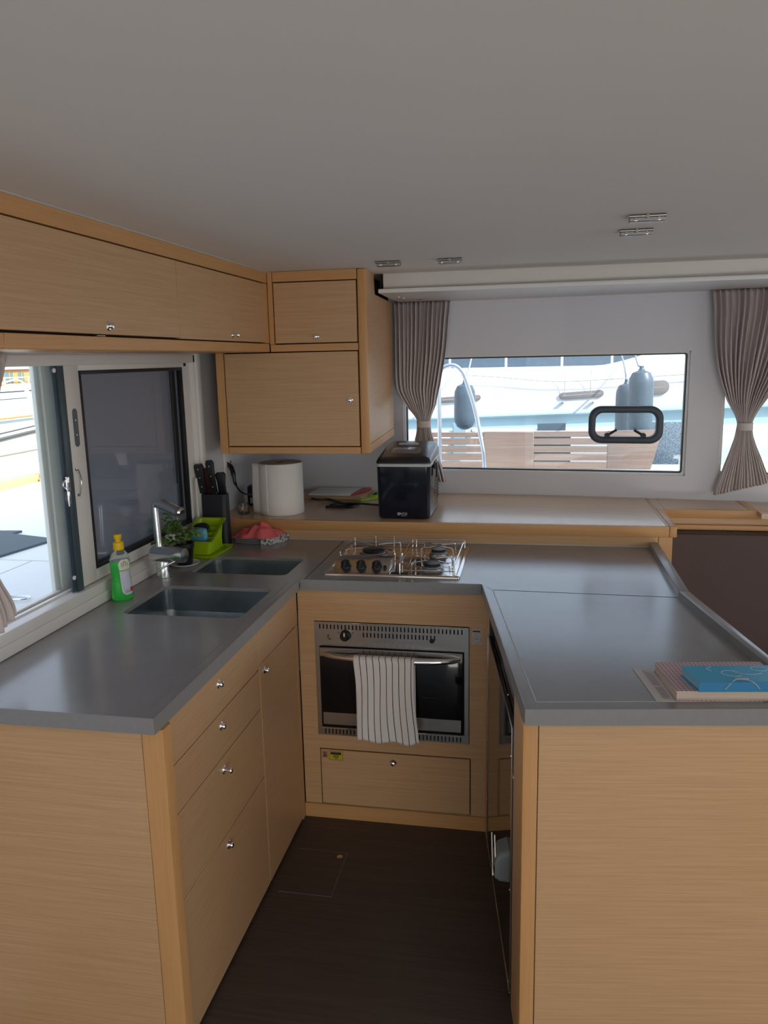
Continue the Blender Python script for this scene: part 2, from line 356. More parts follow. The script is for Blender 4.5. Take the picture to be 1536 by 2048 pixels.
mb = MB(); mb.box(-1.366, -1.362, 2.975, 2.99, 1.655, 1.67, .001); obj('corner_stop', mb, M_gasket, sa)
# right wall of the saloon and rear bulkhead with the wide doorway, both outside the frame
mb = MB(); mb.box(3.4, 3.45, -2.4, 4.0, 0, 1.05); mb.box(3.4, 3.45, -2.4, 4.0, 1.75, 2.05); mb.box(3.4, 3.45, -2.4, -.6, 1.05, 1.75); mb.box(3.4, 3.45, 3.0, 4.0, 1.05, 1.75)
struct('wall_right', mb, M_wall)
mb = MB(); mb.box(-1.5, -1.2, -2.45, -2.4, 0, 2.05); mb.box(2.3, 3.4, -2.45, -2.4, 0, 2.05); mb.box(-1.2, 2.3, -2.45, -2.4, 1.93, 2.05)
struct('wall_front', mb, M_wall)
# ---------------------------------------------------------------- worktops
CT, CB, SB = .92, .883, .908
def worktop(name, label, outer, holes=[]):
    mb = MB(); mb.plate(outer, holes, SB, CT); o = obj(name, mb, M_counter); return tag(o, label, 'worktop')
S1 = (-1.235, -.85, 2.122, 2.43); S2 = (-1.222, -.858, 2.596, 2.838)
r1 = rrect(*S1, .028); rr2 = rrect(*S2, .028)
wl = worktop('worktop', 'grey laminate worktop with two sink cutouts, under the sliding window', [(-1.353, 1.46), (-.795, 1.46), (-.7965, 2.551), (-.7775, 2.552), (-.7785, 3.152), (-1.353, 3.152)], [r1, rr2])
wm = worktop('worktop', 'grey laminate worktop with the gas hob let into it', [(-.7765, 2.552), (-.165, 2.567), (-.124, 2.505), (.449, 2.490), (.452, 3.152), (-.7775, 3.152)])
e0 = Vector((-.014, 1.635)); ev = Vector((.9893, .1459))
wr = worktop('worktop', 'grey laminate peninsula worktop with the books on it', [(-.162, 2.562), (-.008, 1.618), (.66, 1.717), (.60, 1.80), (.449, 2.488), (-.126, 2.5035)])
def edging(path, z0, z1, th, parent, name='edging'):
    P = [Vector(p) for p in path]; out = []; inn = []
    for i, p in enumerate(P):
        t = (P[min(i+1, len(P)-1)]-P[max(i-1, 0)]).normalized(); n = Vector((-t.y, t.x)); k = 1/max(.5, abs((P[min(i+1, len(P)-1)]-p).normalized().dot(t))) if 0 < i < len(P)-1 else 1
        out.append(p); inn.append(p+n*th*k)
    mb = MB()
    for i in range(len(P)-1): mb.prism([tuple(out[i]), tuple(out[i+1]), tuple(inn[i+1]), tuple(inn[i])], z0, z1, 'z')
    nb = MB()
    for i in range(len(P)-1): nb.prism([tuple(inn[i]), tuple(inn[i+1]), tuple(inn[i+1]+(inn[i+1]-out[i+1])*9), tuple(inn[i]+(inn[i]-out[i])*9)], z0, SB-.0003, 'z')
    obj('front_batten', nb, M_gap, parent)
    return obj(name, mb, M_counter_edge, parent)
edging([(-1.353, 1.4585), (-.7935, 1.4585), (-.795, 2.552)], CB-.0005, CT+.0006, .0025, wl)
edging([(-.7925, 2.5500), (-.165, 2.5655)], CB-.0005, CT+.0006, .0025, wm)
edging([(-.1635, 2.562), (-.0095, 1.6165), (.66, 1.7155)], CB-.0005, CT+.0006, .0025, wr)
def line(path, wd, parent, z=CT+.0002, m=M_white_line, name='joint_line'):
    mb = MB(); P = [Vector(p) for p in path]
    for a, b in zip(P, P[1:]):
        t = (b-a).normalized(); n = Vector((-t.y, t.x))*wd/2
        mb.prism([tuple(a-n), tuple(b-n), tuple(b+n), tuple(a+n)], z-.0003, z+.0004)
    return obj(name, mb, m, parent)
M_dline = mat('faint_joint', (.24, .235, .23), .5)
line([(-.825, 1.49), (-.822, 2.50)], .0012, wl, m=M_dline)
line([(-.124, 2.502), (.014, 1.659), (.50, 1.731)], .0028, wr)
M_seam = mat('dark_joint', (.03, .03, .03), .6)
line([(-.7770, 2.56), (-.7780, 3.150)], .0022, wl, m=M_seam, name='seam'); line([(-.123, 2.5045), (.447, 2.4892)], .0022, wr, m=M_seam, name='seam')
# raised fiddle along the outer edge
for pth, pr in (([(.484, 3.150), (.481, 2.4905)], wm), ([(.481, 2.4885), (.570, 1.96), (.62, 1.735)], wr)):
    P = [Vector(p) for p in pth]
    inn = [Vector((.451, 3.150)), Vector((.449, 2.4905))] if pr is wm else [Vector((.449, 2.4885)), Vector((.545, 1.94)), Vector((.590, 1.735))]
    mb = MB(); mb.prism([tuple(p) for p in P+inn[::-1]], CB, .941, 'z', .002); obj('fiddle_rail', mb, M_counter_edge, pr)
# ---------------------------------------------------------------- cabinets
def knob(x, y, z, ax, parent, out=False):
    L = .020 if out else .009
    mb = MB(); mb.lathe([(0, 0), (.0125, 0), (.0125, .0015), (.010, .004), (.008, .004), (.0045, .005), (.0045, L-.004), (.0075, L-.002), (.0085, L+.001), (.007, L+.0045), (.003, L+.006), (0, L+.006)], (x, y, z), 20, ax)
    return obj('knob', mb, M_chrome, parent)
def panel(name, x0, x1, y0, y1, z0, z1, parent, m=M_door, bev=.0012): mb = MB(); mb.box(x0, x1, y0, y1, z0, z1, bev, 1); return obj(name, mb, m, parent)
G = .0016
# left run: four drawers and a cupboard
dc = thing('drawer_cabinet', 'light oak base cabinet with four stacked drawers, left of the floor gangway', 'cabinet', (-1.08, 1.8, 0))
panel('carcass', -1.33, -.836, 1.502, 2.168, 0, .722, dc, M_gap); panel('front_board', -.845, -.836, 1.502, 2.168, .7225, CB-.002, dc, M_gap)
panel('end_panel', -1.353, -.8385, 1.482, 1.5, 0, CB-.001, dc)
mb = MB(); mb.prism([(-.8365, 1.4815), (-.795, 1.4815), (-.788, 1.4835), (-.7865, 1.490), (-.7865, 1.52), (-.81, 1.536), (-.8365, 1.536)], 0, CB-.001); obj('corner_post', mb, M_post, dc)
FX = -.815
for z0, z1, kz, out in ((.745, .880, .828, 0), (.6185, .742, .708, 0), (.3905, .6155, .580, 1), (.012, .3875, .354, 0)):
    d = panel('drawer', FX-.018, FX, 1.5385, 2.168-G, z0, z1, dc); knob(FX, 1.858, kz, (1, 0, 0), d, out)
cb = thing('cupboard', 'light oak base cupboard with one tall door beside the oven', 'cabinet', (-1.08, 2.36, 0))
panel('carcass', -1.33, -.836, 2.171, 2.57, 0, .722, cb, M_gap); panel('front_board', -.845, -.836, 2.171, 2.57, .7225, CB-.002, cb, M_gap)
panel('filler_panel', FX-.018, FX, 2.170+G, 2.572, .752, .880, cb); panel('filler_strip', FX-.018, FX, 2.548, 2.572, 0, .7505, cb)
d = panel('door', FX-.018, FX, 2.170+G, 2.546, .012, .7495, cb); knob(FX, 2.214, .723, (1, 0, 0), d)
# oven housing
OY = 2.575
oc = thing('oven_cabinet', 'light oak housing around the built-in oven with a drop-down locker below', 'cabinet', (-.48, 2.7, 0))
mb = MB(); mb.plate([(-.812, .056), (-.146, .056), (-.146, CB-.001), (-.812, CB-.001)], [[(-.754, .332), (-.206, .332), (-.206, .765), (-.754, .765)], [(-.7505, .0575), (-.2015, .0575), (-.2015, .2785), (-.7505, .2785)]], 0, .018)
bmesh.ops.transform(mb.bm, matrix=Matrix(((1, 0, 0, 0), (0, 0, 1, OY), (0, 1, 0, 0), (0, 0, 0, 1))), verts=mb.bm.verts); bmesh.ops.recalc_face_normals(mb.bm, faces=mb.bm.faces)
obj('front_panel', mb, M_door, oc)
panel('back_board', -.81, -.15, OY+.0185, OY+.03, .03, .33, oc, M_gap); panel('back_board', -.81, -.15, OY+.5, OY+.52, .03, CB-.002, oc, M_gap)
d = panel('drop_door', -.7470, -.2050, OY-.002, OY+.016, .060, .2745, oc); knob(-.479, OY-.002, .241, (0, -1, 0), d)
panel('kickboard', -.815, -.142, OY-.004, OY+.02, 0, .055, oc, M_trim)
M_yel = mat('yellow_sticker', (.50, .40, .02), .5); M_ink = mat('ink', (.02, .02, .02), .6)
def yst(x0, x1, z0, z1, name, m, y=OY, t=.0006): 
    mb = MB(); mb.box(x0, x1, y-t, y, z0, z1); return obj(name, mb, m, oc)
s = yst(-.717, -.665, .236, .270, 'yellow_sticker', M_yel, OY-.002)
mb = MB(); mb.box(-.711, -.671, OY-.0034, OY-.0026, .2565, .266, 0); mb.box(-.70, -.68, OY-.0034, OY-.0026, .2515, .2535); mb.box(-.703, -.678, OY-.0034, OY-.0026, .247, .249); mb.box(-.696, -.684, OY-.0034, OY-.0026, .2415, .244)
for x0, x1, z0, z1 in ((-.717, -.665, .236, .2368), (-.717, -.665, .2692, .27), (-.717, -.7162, .236, .27), (-.6658, -.665, .236, .27)): mb.box(x0, x1, OY-.0034, OY-.0026, z0, z1)
obj('sticker_print', mb, M_ink, s)
s = yst(-.742, -.722, .243, .268, 'brown_sticker', mat('tan_sticker', (.30, .15, .09), .6), OY-.002)
mb = MB(); mb.prism([(-.739, .247), (-.725, .247), (-.730, .254), (-.729, .262), (-.735, .262), (-.734, .254)], OY-.0034, OY-.0026, 'y'); obj('sticker_print', mb, mat('brown_ink', (.12, .04, .03), .6), s)
M_lab = mat('silver_label', (.48, .46, .45), .45)
s = yst(-.1985, -.165, .7435, .757, 'white_label', M_lab); mb = MB(); mb.box(-.195, -.169, OY-.001, OY-.0005, .7475, .7525); obj('label_print', mb, M_ink, s)
s = yst(-.1985, -.165, .705, .741, 'white_label', M_lab)
mb = MB(); mb.tube([(-.182+.0135*math.cos(a), OY-.0008, .7225+.0145*math.sin(a)) for a in [i*PI/12 for i in range(24)]], .0006, 5, True); mb.box(-.190, -.174, OY-.0012, OY-.0005, .720, .7215); mb.box(-.188, -.176, OY-.0012, OY-.0005, .7245, .726); mb.tube([(-.182+.006*math.cos(a), OY-.0008, .729+.0035*math.sin(a)) for a in [i*PI/6 for i in range(12)]], .0004, 4, True)
obj('label_print', mb, mat('grey_ink', (.18, .18, .19), .6), s)
# oven
ov = thing('oven', 'built-in stainless steel marine oven with black glass door', 'oven', (-.48, 2.75, .332))
mb = MB(); mb.box(-.74, -.22, OY+.02, OY+.45, .345, .75); obj('oven_body', mb, M_blackpl, ov)
slots = [(-.741+.0142*0+i*.0137, .7215+.012, .7215+.028) for i in range(39)]
def slotplate(x0, x1, z0, z1, sl):
    mb = MB(); mb.plate([(x0, z0), (x1, z0), (x1, z1), (x0, z1)], [[(a-.0022, b), (a+.0022, b), (a+.0022, c), (a-.0022, c)] for a, b, c in sl], 0, .006)
    bmesh.ops.transform(mb.bm, matrix=Matrix(((1, 0, 0, 0), (0, 0, 1, OY-.004), (0, 1, 0, 0), (0, 0, 0, 1))), verts=mb.bm.verts); bmesh.ops.recalc_face_normals(mb.bm, faces=mb.bm.faces); return mb
sl = [(-.733+i*.0132, .737, .754) for i in range(39)]+[(-.576+i*.0132, .712, .729) for i in range(20)]
obj('control_panel', slotplate(-.753, -.208, .674, .763, sl), M_steel, ov)
obj('lower_grille', slotplate(-.753, -.208, .334, .366, [(-.725+i*.0132, .339, .358) for i in range(38)]), M_steel, ov)
for a, b in ((-.753, -.737), (-.224, -.208)): panel('side_frame', a, b, OY-.004, OY+.002, .366, .674, ov, M_steel, .0008)
panel('slot_backing', -.745, -.216, OY+.008, OY+.012, .336, .760, ov, M_gap)
mb = MB(); mb.box(-.752, -.209, OY-.0075, OY-.0042, .7605, .7635, .001, 1); obj('top_lip', mb, M_chrome, ov)
dr = obj('oven_door', (lambda mb: mb.box(-.734, -.227, OY-.016, OY-.005, .370, .672, .003))(MB()), M_blackgl, ov)
mb = MB(); mb.box(-.733, -.228, OY-.0185, OY-.0165, .6395, .6715, .001, 1); mb.box(-.733, -.228, OY-.022, OY-.0165, .6685, .6725, .001, 1); obj('door_band', mb, M_steel, dr)
mb = MB(); mb.box(-.728, -.234, OY-.0175, OY-.0165, .382, .428, .0004, 1); obj('door_band', mb, M_steel, dr)
mb = MB(); mb.box(-.736, -.225, OY-.02, OY-.0165, .3665, .3695+.002, .001, 1); obj('bottom_lip', mb, M_chrome, dr)
mb = MB(); hp = []
for i in range(25):
    t = i/24; hp.append((-.722+.484*t, OY-.022-.036*math.sin(PI*t)**.6, .650+.0*t))
mb.tube(hp, [.006+.007*math.sin(PI*min(1, max(0, i/24)))**.5 for i in range(25)], 12); obj('handle', mb, M_chrome, dr)
kb = obj('temperature_knob', (lambda mb: mb.lathe([(0, .022), (.012, .022), (.0165, .018), (.0185, .003), (.020, 0), (0, 0)], (-.640, OY-.004, .7165), 26, (0, -1, 0)))(MB()), M_blackpl, ov)
mb = MB(); mb.box(-.6425, -.6375, OY-.028, OY-.024, .718, .732, .001, 1); obj('pointer', mb, M_white, kb)
mb = MB(); mb.tube([(-.701, OY-.0045, .715), (-.705, OY-.0045, .705), (-.700, OY-.0045, .6995), (-.694, OY-.0045, .701)], .0014, 6); obj('flame_symbol', mb, M_ink, ov)
for a_, z_ in ((-.7075, .7125), (-.668, .725), (-.638, .7395), (-.616, .7255)): mb = MB(); mb.box(a_, a_+.005, OY-.0048, OY-.004, z_, z_+.002); obj('dial_mark', mb, M_ink, ov)
mb = MB(); mb.lathe([(0, .003), (.007, .003), (.009, 0), (0, 0)], (-.335, OY-.004, .709), 18, (0, -1, 0)); obj('push_button', mb, M_blackpl, ov)
M_fm = mat('faint_mark', (.05, .05, .06), .3)
for a, b, z in ((-.37, -.29, .560), (-.37, -.32, .505)): mb = MB(); mb.tube([(a, OY-.0163, z), (b, OY-.0163, z)], .0007, 5); obj('glass_mark', mb, M_fm, dr)
# striped towel over the oven handle
M_towel = bpy.data.materials.new('striped_cotton'); M_towel.use_nodes = True
n = M_towel.node_tree.nodes; l = M_towel.node_tree.links; b = n['Principled BSDF']; b.inputs['Roughness'].default_value = .95
uv = n.new('ShaderNodeUVMap'); sx = n.new('ShaderNodeSeparateXYZ'); l.new(uv.outputs[0], sx.inputs[0])
ml = n.new('ShaderNodeMath'); ml.operation = 'MULTIPLY'; ml.inputs[1].default_value = 9.4; l.new(sx.outputs[0], ml.inputs[0])
fr = n.new('ShaderNodeMath'); fr.operation = 'FRACT'; l.new(ml.outputs[0], fr.inputs[0])
gt = n.new('ShaderNodeMath'); gt.operation = 'GREATER_THAN'; gt.inputs[1].default_value = .885; l.new(fr.outputs[0], gt.inputs[0])
mx = n.new('ShaderNodeMix'); mx.data_type = 'RGBA'; mx.inputs['A'].default_value = (.80, .75, .73, 1); mx.inputs['B'].default_value = (.02, .012, .02, 1)
l.new(gt.outputs[0], mx.inputs['Factor']); l.new(mx.outputs['Result'], b.inputs['Base Color'])
def uvgrid(name, F, nu, nv, m, parent=None, th=.0015):
    me = bpy.data.meshes.new(name); V = [F(i/nu, j/nv) for i in range(nu+1) for j in range(nv+1)]
    Fc = [(i*(nv+1)+j, (i+1)*(nv+1)+j, (i+1)*(nv+1)+j+1, i*(nv+1)+j+1) for i in range(nu) for j in range(nv)]
    me.from_pydata(V, [], Fc); uvl = me.uv_layers.new(name='UVMap')
    for p in me.polygons:
        p.use_smooth = True
        for li in p.loop_indices:
            vi = me.loops[li].vertex_index; uvl.data[li].uv = ((vi//(nv+1))/nu, (vi % (nv+1))/nv)
    o = link(name, me, m, parent, 60)
    md = o.modifiers.new('thickness', 'SOLIDIFY'); md.thickness = th; md.offset = 0
    return o
def towF(u, v):
    hy = OY-.056; s = v*.80-.30  # length along cloth: negative behind, positive in front
    x = -.600+.212*u+.012*max(0, s)*(.6-u)
    if s < -.014: z = .650+(s+.014)*.92; y = hy+.016
    elif s > .014: z = .650-(s-.014)*.60; y = hy-.018-.012*s+.0035*math.sin(u*17+s*5)*min(1, s*6)
    else: a = s/.014*PI/2; z = .650+.0165*math.cos(a); y = hy-.017*math.sin(a)
    if s > .014: x += .004*math.sin(s*9+u*3)+(.018*s if u < .5 else .028*s)
    if v > .97: z += .006*math.sin(u*14)
    return (x, y, z)
tw = uvgrid('tea_towel', towF, 40, 60, M_towel); tag(tw, 'cream tea towel with thin dark stripes hung over the oven handle', 'towel')
# ---------------------------------------------------------------- peninsula
M_brk = mat('bracket_nickel', (.40, .37, .35), .35, 1)
ang = math.atan2(ev.y, ev.x); PM = Matrix.Translation((e0.x, e0.y, 0))@Matrix.Rotation(ang, 4, 'Z')
def ppanel(name, u0, u1, v0, v1, z0, z1, parent, m=M_door, bev=.0012): mb = MB(PM); mb.box(u0, u1, v0, v1, z0, z1, bev, 1); return obj(name, mb, m, parent)
pc = thing('peninsula_cabinet', 'light oak peninsula cabinet with solid wood corner post, right of the gangway', 'cabinet', (.25, 1.9, 0))
mb = MB(PM); mb.prism([(0, .006), (.0015, .0015), (.006, 0), (.0335, 0), (.0335, .02), (.012, .05), (0, .05)], 0, CB-.001); obj('corner_post', mb, M_post, pc)
ppanel('end_panel', .0355, .612, .001, .02, 0, CB-.001, pc)
ppanel('side_panel', .002, .016, .052, .168, 0, CB-.001, pc); mb = MB(); mb.prism([(.571, 1.745), (.586, 1.745), (.462, 2.49), (.462, 2.56), (.447, 2.56), (.447, 2.488)], 0, CB-.001); obj('outer_panel', mb, M_door, pc)
ppanel('top_rail', .002, .016, .168, .9305, .868, CB-.001, pc, M_trim)
vp = ppanel('vent_frame', .002, .016, .846, .9305, 0, .03, pc); ppanel('vent_frame', .002, .016, .846, .860, .031, .866, pc); ppanel('vent_frame', .002, .016, .914, .9305, .031, .866, pc)
for k in range(10):
    mb = MB(PM); mb.prism([(.002, .05+k*.08), (.016, .075+k*.08), (.016, .08+k*.08), (.002, .055+k*.08)], .861, .913, 'y'); obj('louvre_slat', mb, M_door, pc)
fg = thing('refrigerator', 'built-in fridge with glossy dark brown door and steel edge trim', 'refrigerator', tuple(PM@Vector((.2, .5, 0))))
ppanel('fridge_body', .018, .42, .175, .84, .02, .862, fg, M_blackpl)
for a in ((.003, .016, .170, .182, .02, .866), (.004, .016, .832, .844, .02, .866), (.004, .016, .183, .831, .02, .03), (.004, .016, .183, .831, .856, .866)): ppanel('steel_frame', *a, fg, M_ringp, .001)
ppanel('upper_panel', .012, .0175, .183, .831, .785, .855, fg, M_fridge)
fd = ppanel('fridge_door', .0, .0145, .183, .831, .034, .778, fg, M_fridge, .002)
for a in ((-.0018, .003, .180, .1835, .034, .780), (-.0018, .003, .8305, .834, .034, .780), (-.0018, .003, .180, .834, .7775, .7805), (-.0018, .003, .180, .834, .0315, .0345)): ppanel('door_edge_trim', *a, fd, M_steel, .0008)
for v, z in ((.188, .700), (.188, .33), (.188, .06), (.825, .74), (.825, .40), (.825, .2), (.825, .06), (.30, .812), (.175, .65)):
    mb = MB(PM); mb.lathe([(0, .002), (.0025, .0015), (.0035, 0)], (-.0018 if v > .18 and z < .78 else .003, v, z), 10, (-1, 0, 0)); obj('screw_head', mb, M_chrome, fd if z < .78 else fg)
mb = MB(PM)
mb.loft([[(x, v, z) for v, z in rrect(.20+.0*k, .275-i, .335+i, .43-i*2, .014, 4)] for k, (x, i) in enumerate(((-.0005, 0), (-.026, .004), (-.038, .014)))])
hb = obj('latch_handle', mb, mat('latch_grey', (.17, .19, .19), .4), fg)
mb = MB(PM); mb.tube([(-.041, .225, .345), (-.041, .262, .445)], .0022, 7); mb.tube([(-.036, .21, .39), (-.036, .235, .455)], .0022, 7); obj('latch_bar', mb, M_brk, hb)
mb = MB(PM); mb.box(-.0405, -.036, .212, .222, .36, .376, .001, 1); obj('latch_button', mb, M_blackpl, hb)
# ---------------------------------------------------------------- ledge shelf behind the worktops
ST = 1.004
sh = thing('ledge_shelf', 'long light wood ledge behind the worktops, below the back windows', 'shelf', (-.4, 3.5, .9))
mb = MB(); xs = [-1.353, -.457, .128, .512]
mb.prism([(-1.353, 3.168), (.512, 3.168)]+[(x, yw(x)-.002) for x in (.512, .128, -.457, -1.353)], .985, ST); obj('shelf_top', mb, M_shelf, sh)
mb = MB(); mb.box(-1.353, .5235, 3.152, 3.1675, .962, ST, .0015, 2); obj('nosing', mb, M_trim, sh)
mb = MB(); mb.box(.525, .552, 3.152, 3.53, .962, ST+.001, .002, 2); mb.box(.552, .56, 3.5, 3.53, .962, ST, 0); obj('end_trim', mb, M_trim, sh)
mb = MB(); mb.prism([(.513, 3.168), (.5235, 3.168), (.5235, yw(.52)-.002), (.513, yw(.51)-.002)], .985, ST); obj('shelf_end_strip', mb, M_trim, sh)
panel('riser_panel', -1.353, .484, 3.156, 3.17, .60, .9615, sh); panel('end_post', .486, .538, 3.157, 3.175, 0, .9615, sh, M_post)
panel('end_side_panel', .5235, .538, 3.176, 3.74, 0, .9615, sh); panel('shelf_fill', .524, .5605, 3.532, 3.775, .985, ST, sh, M_shelf, 0)
mb = MB(); mb.box(-1.353, .484, 3.1535, 3.1558, .920, .9235); obj('sealant_bead', mb, M_white_line, sh)
# ledge over the settee
sl_ = thing('settee_ledge', 'narrow light wood ledge under the right window, above brown settee back', 'shelf', (1.5, 3.6, .95))
mb = MB(); mb.prism([(.5615, 3.532), (.905, 3.532), (.905, yw(.905)-.002), (.875, yw(.875)-.002), (.5615, yw(.5615)-.002)], .985, ST); obj('shelf_top', mb, M_shelf, sl_)
mb = MB(); mb.prism([(.905, 3.532), (.935, 3.532), (.935, yw(.935)-.002), (.905, yw(.905)-.002)], .985, ST+.0015); obj('cross_trim', mb, M_trim, sl_)
mb = MB(); mb.prism([(.935, 3.45), (3.3, 3.12), (3.3, yw(3.3)-.002), (.935, yw(.935)-.002)], .982, ST-.001); obj('shelf_top', mb, M_shelf, sl_)
mb = MB(); mb.box(.561, 2.4, 3.514, 3.5315, .968, ST+.0005, .0015, 2); obj('nosing', mb, M_trim, sl_)
panel('recess_panel', .563, 2.4, 3.526, 3.534, .930, .9675, sl_, M_door); panel('lower_trim', .563, 2.4, 3.506, 3.526, .918, .940, sl_, M_trim)
se = thing('settee', 'dark brown leather settee with upright back, right of the peninsula', 'sofa', (1.4, 3.3, 0))
panel('backrest', .563, 2.4, 3.44, 3.505, .05, .917, se, M_leather, .006); panel('settee_base', .563, 2.4, 3.06, 3.438, 0, .28, se, M_door)
panel('seat_cushion', .566, 2.39, 3.04, 3.438, .281, .40, se, M_leather, .02)
# ---------------------------------------------------------------- overhead lockers
TOPZ = 2.009
ul = thing('overhead_locker', 'long light oak overhead locker with two lift-up doors above the sliding window', 'cabinet', (-1.2, 2.0, 1.705))
UX = -1.036
panel('carcass', -1.353, UX-.022, .6, 3.064, 1.712, TOPZ, ul, M_gap)
panel('bottom_board', -1.353, UX-.001, .6, 3.05, 1.703, 1.7115, ul, M_trim)
panel('top_rail', UX-.02, UX, .6, 3.066, 1.9665, TOPZ, ul, M_trim); panel('bottom_rail', UX-.02, UX, 1.44, 3.064, 1.7045, 1.7355, ul, M_trim); panel('bottom_rail', UX-.02, UX, .6, 1.438, 1.7045, 1.7355, ul, M_trim)
panel('end_stile', UX-.02, UX, 3.024, 3.064, 1.737, 1.965, ul, M_post); panel('locker_door', UX-.018, UX, .7, 1.424, 1.7385, 1.9635, ul)
d = panel('locker_door', UX-.018, UX+.001, 1.428, 2.2470, 1.7415, 1.9625, ul); knob(UX, 1.842, 1.762, (1, 0, 0), d)
d = panel('locker_door', UX-.018, UX, 2.2502, 3.020, 1.7395, 1.9625, ul); knob(UX, 2.675, 1.760, (1, 0, 0), d, True)
panel('gap_shade_strip', UX-.017, UX-.0006, 2.2473, 2.2499, 1.7415, 1.9625, ul, M_gap, 0)  # dark strip filling the door seam to paint the shade in it
mb = MB(); mb.box(UX-.01, UX+.002, 1.785, 1.822, 1.7362, 1.7392, .0006, 1); obj('catch_plate', mb, M_steel, ul)
mb = MB(); mb.box(UX-.002, UX+.003, .6, 3.07, 2.0065, 2.0098); obj('sealant_bead', mb, M_white_line, ul)
uc = thing('corner_locker', 'light oak wall locker in the corner with small upper and large lower door', 'cabinet', (-.95, 3.4, 1.297))
CY = 3.066; CX0, CX1 = -1.268, -.641
panel('carcass', -1.262, CX1-.056, CY+.02, 3.85, 1.305, 1.704, uc, M_gap); panel('upper_carcass', -1.05, CX1-.056, CY+.02, 3.85, 1.7045, TOPZ, uc, M_gap)
panel('left_side_panel', CX0, -1.2625, CY+.022, 3.88, 1.297, 1.703, uc)
mb = MB(); mb.prism([(CY+.021, 1.335), (3.83, 1.335), (3.83, 1.928), (3.30, 1.928), (3.275, TOPZ), (CY+.021, TOPZ)], CX1-.015, CX1-.001, 'x')
for v in mb.bm.verts: v.co.x -= (v.co.y-CY)*.045
obj('side_panel', mb, M_door, uc)
panel('bottom_board', -1.262, CX1-.04, CY+.021, 3.86, 1.297, 1.3045, uc, M_wall)
mb = MB(); mb.box(CX1-.02, CX1, CY+.03, 3.83, 1.297, 1.333, .002, 1)
for v in mb.bm.verts: v.co.x -= (v.co.y-CY)*.045
obj('side_rail', mb, M_trim, uc)
mb = MB(); mb.box(CX1-.035, CX1, CY, CY+.030, 1.297, TOPZ, .006, 3); obj('corner_post', mb, M_post, uc)
panel('left_post', CX0, -1.2345, CY, CY+.022, 1.297, 1.703, uc, M_post); panel('left_post', -1.0355, -1.016, CY, CY+.02, 1.732, TOPZ, uc, M_post)
panel('bottom_rail', -1.233, CX1-.0365, CY, CY+.02, 1.297, 1.3245, uc, M_trim); panel('middle_rail', -1.033, CX1-.0365, CY, CY+.02, 1.7035, 1.7315, uc, M_trim)
panel('top_rail', -1.0145, CX1-.0365, CY, CY+.02, 1.9705, TOPZ, uc, M_trim)
d = panel('locker_door', -1.2305, CX1-.0395, CY, CY+.018, 1.3285, 1.6995, uc); knob(-.716, CY, 1.511, (0, -1, 0), d)
d = panel('locker_door', -1.0115, CX1-.0395, CY, CY+.018, 1.7355, 1.9665, uc); knob(-.845, CY, 1.759, (0, -1, 0), d)
# ---------------------------------------------------------------- ceiling fittings
for x, y, wd, lb in ((-.52, 2.885, .085, 'leftmost of the four flat chrome ceiling brackets, near the corner locker'), (-.30, 2.885, .08, 'second chrome ceiling bracket from the left, above the ice maker'),
                     (.272, 2.405, .085, 'right-hand chrome ceiling bracket, the one farther from the viewer'), (.270, 2.165, .085, 'right-hand chrome ceiling bracket, the one nearer the viewer')):
    t = thing('ceiling_bracket', lb, 'bracket', (x, y, 2.01), 'flat chrome brackets on the ceiling')
    mb = MB(); mb.box(x-wd/2, x+wd/2, y-.004, y+.028, 1.992, 2.0098, .0015, 1); obj('base_plate', mb, M_brk, t)
    mb = MB(); mb.tube([(x-wd/2-.002, y-.006, 2.005), (x+wd/2+.002, y-.006, 2.005)], .0042, 10); mb.box(x-.004, x+.004, y-.0115, y-.004, 1.998, 2.0098, .001, 1); obj('hinge_pin', mb, M_brk, t)
    for dx in (-.028, .028):
        mb = MB(); mb.lathe([(0, .0015), (.004, .001), (.005, 0)], (x+dx, y-.004, 1.9975), 10, (0, -1, 0)); obj('screw_head', mb, M_chrome, t)
# ---------------------------------------------------------------- sinks
def sink(label, S, dep):
    t = thing('sink', label, 'sink', ((S[0]+S[1])/2, (S[2]+S[3])/2, SB-dep))
    mb = MB(); x0, x1, y0, y1 = S; lo = []
    for z, i in ((SB-.001, .0), (SB-.02, .001), (SB-dep+.03, .006), (SB-dep+.008, .014), (SB-dep, .034)): lo.append([(p[0], p[1], z) for p in rrect(x0+i-.002, x1-i+.002, y0+i-.002, y1-i+.002, .03, 6)])
    out = [[(p[0], p[1], z) for p in rrect(x0+i-.005, x1-i+.005, y0+i-.005, y1-i+.005, .033, 6)] for z, i in ((SB-dep-.003, .03), (SB-.001, -.012))]
    mb.loft(lo[::-1]+[out[1]]+[out[0]]) if False else mb.loft([out[0], out[1]]+lo)
    b = obj('basin', mb, M_sink, t, 60)
    mb = MB(); c = ((x0+x1)/2, (y0+y1)/2, SB-dep)
    mb.lathe([(0, .001), (.012, .001), (.014, .003), (.030, .003), (.036, .001), (.036, 0)], c, 24); obj('drain', mb, M_chrome, b)
    return t
sink('near stainless steel sink bowl, the larger one beside the soap bottle', S1, .17)
sink('far stainless steel sink bowl, the smaller one behind the mixer tap', S2, .13)
mb = MB(); mb.lathe([(0, .014), (.009, .014), (.011, .012), (.011, 0), (0, 0)], (-.93, 2.245, SB-.1699), 16); mb.lathe([(0, .022), (.006, .021), (.007, .012), (0, .012)], (-.93, 2.245, SB-.1699), 12)
tag(obj('bottle_cap', mb, M_lime), 'small lime green cap lying in the near sink', 'cap')
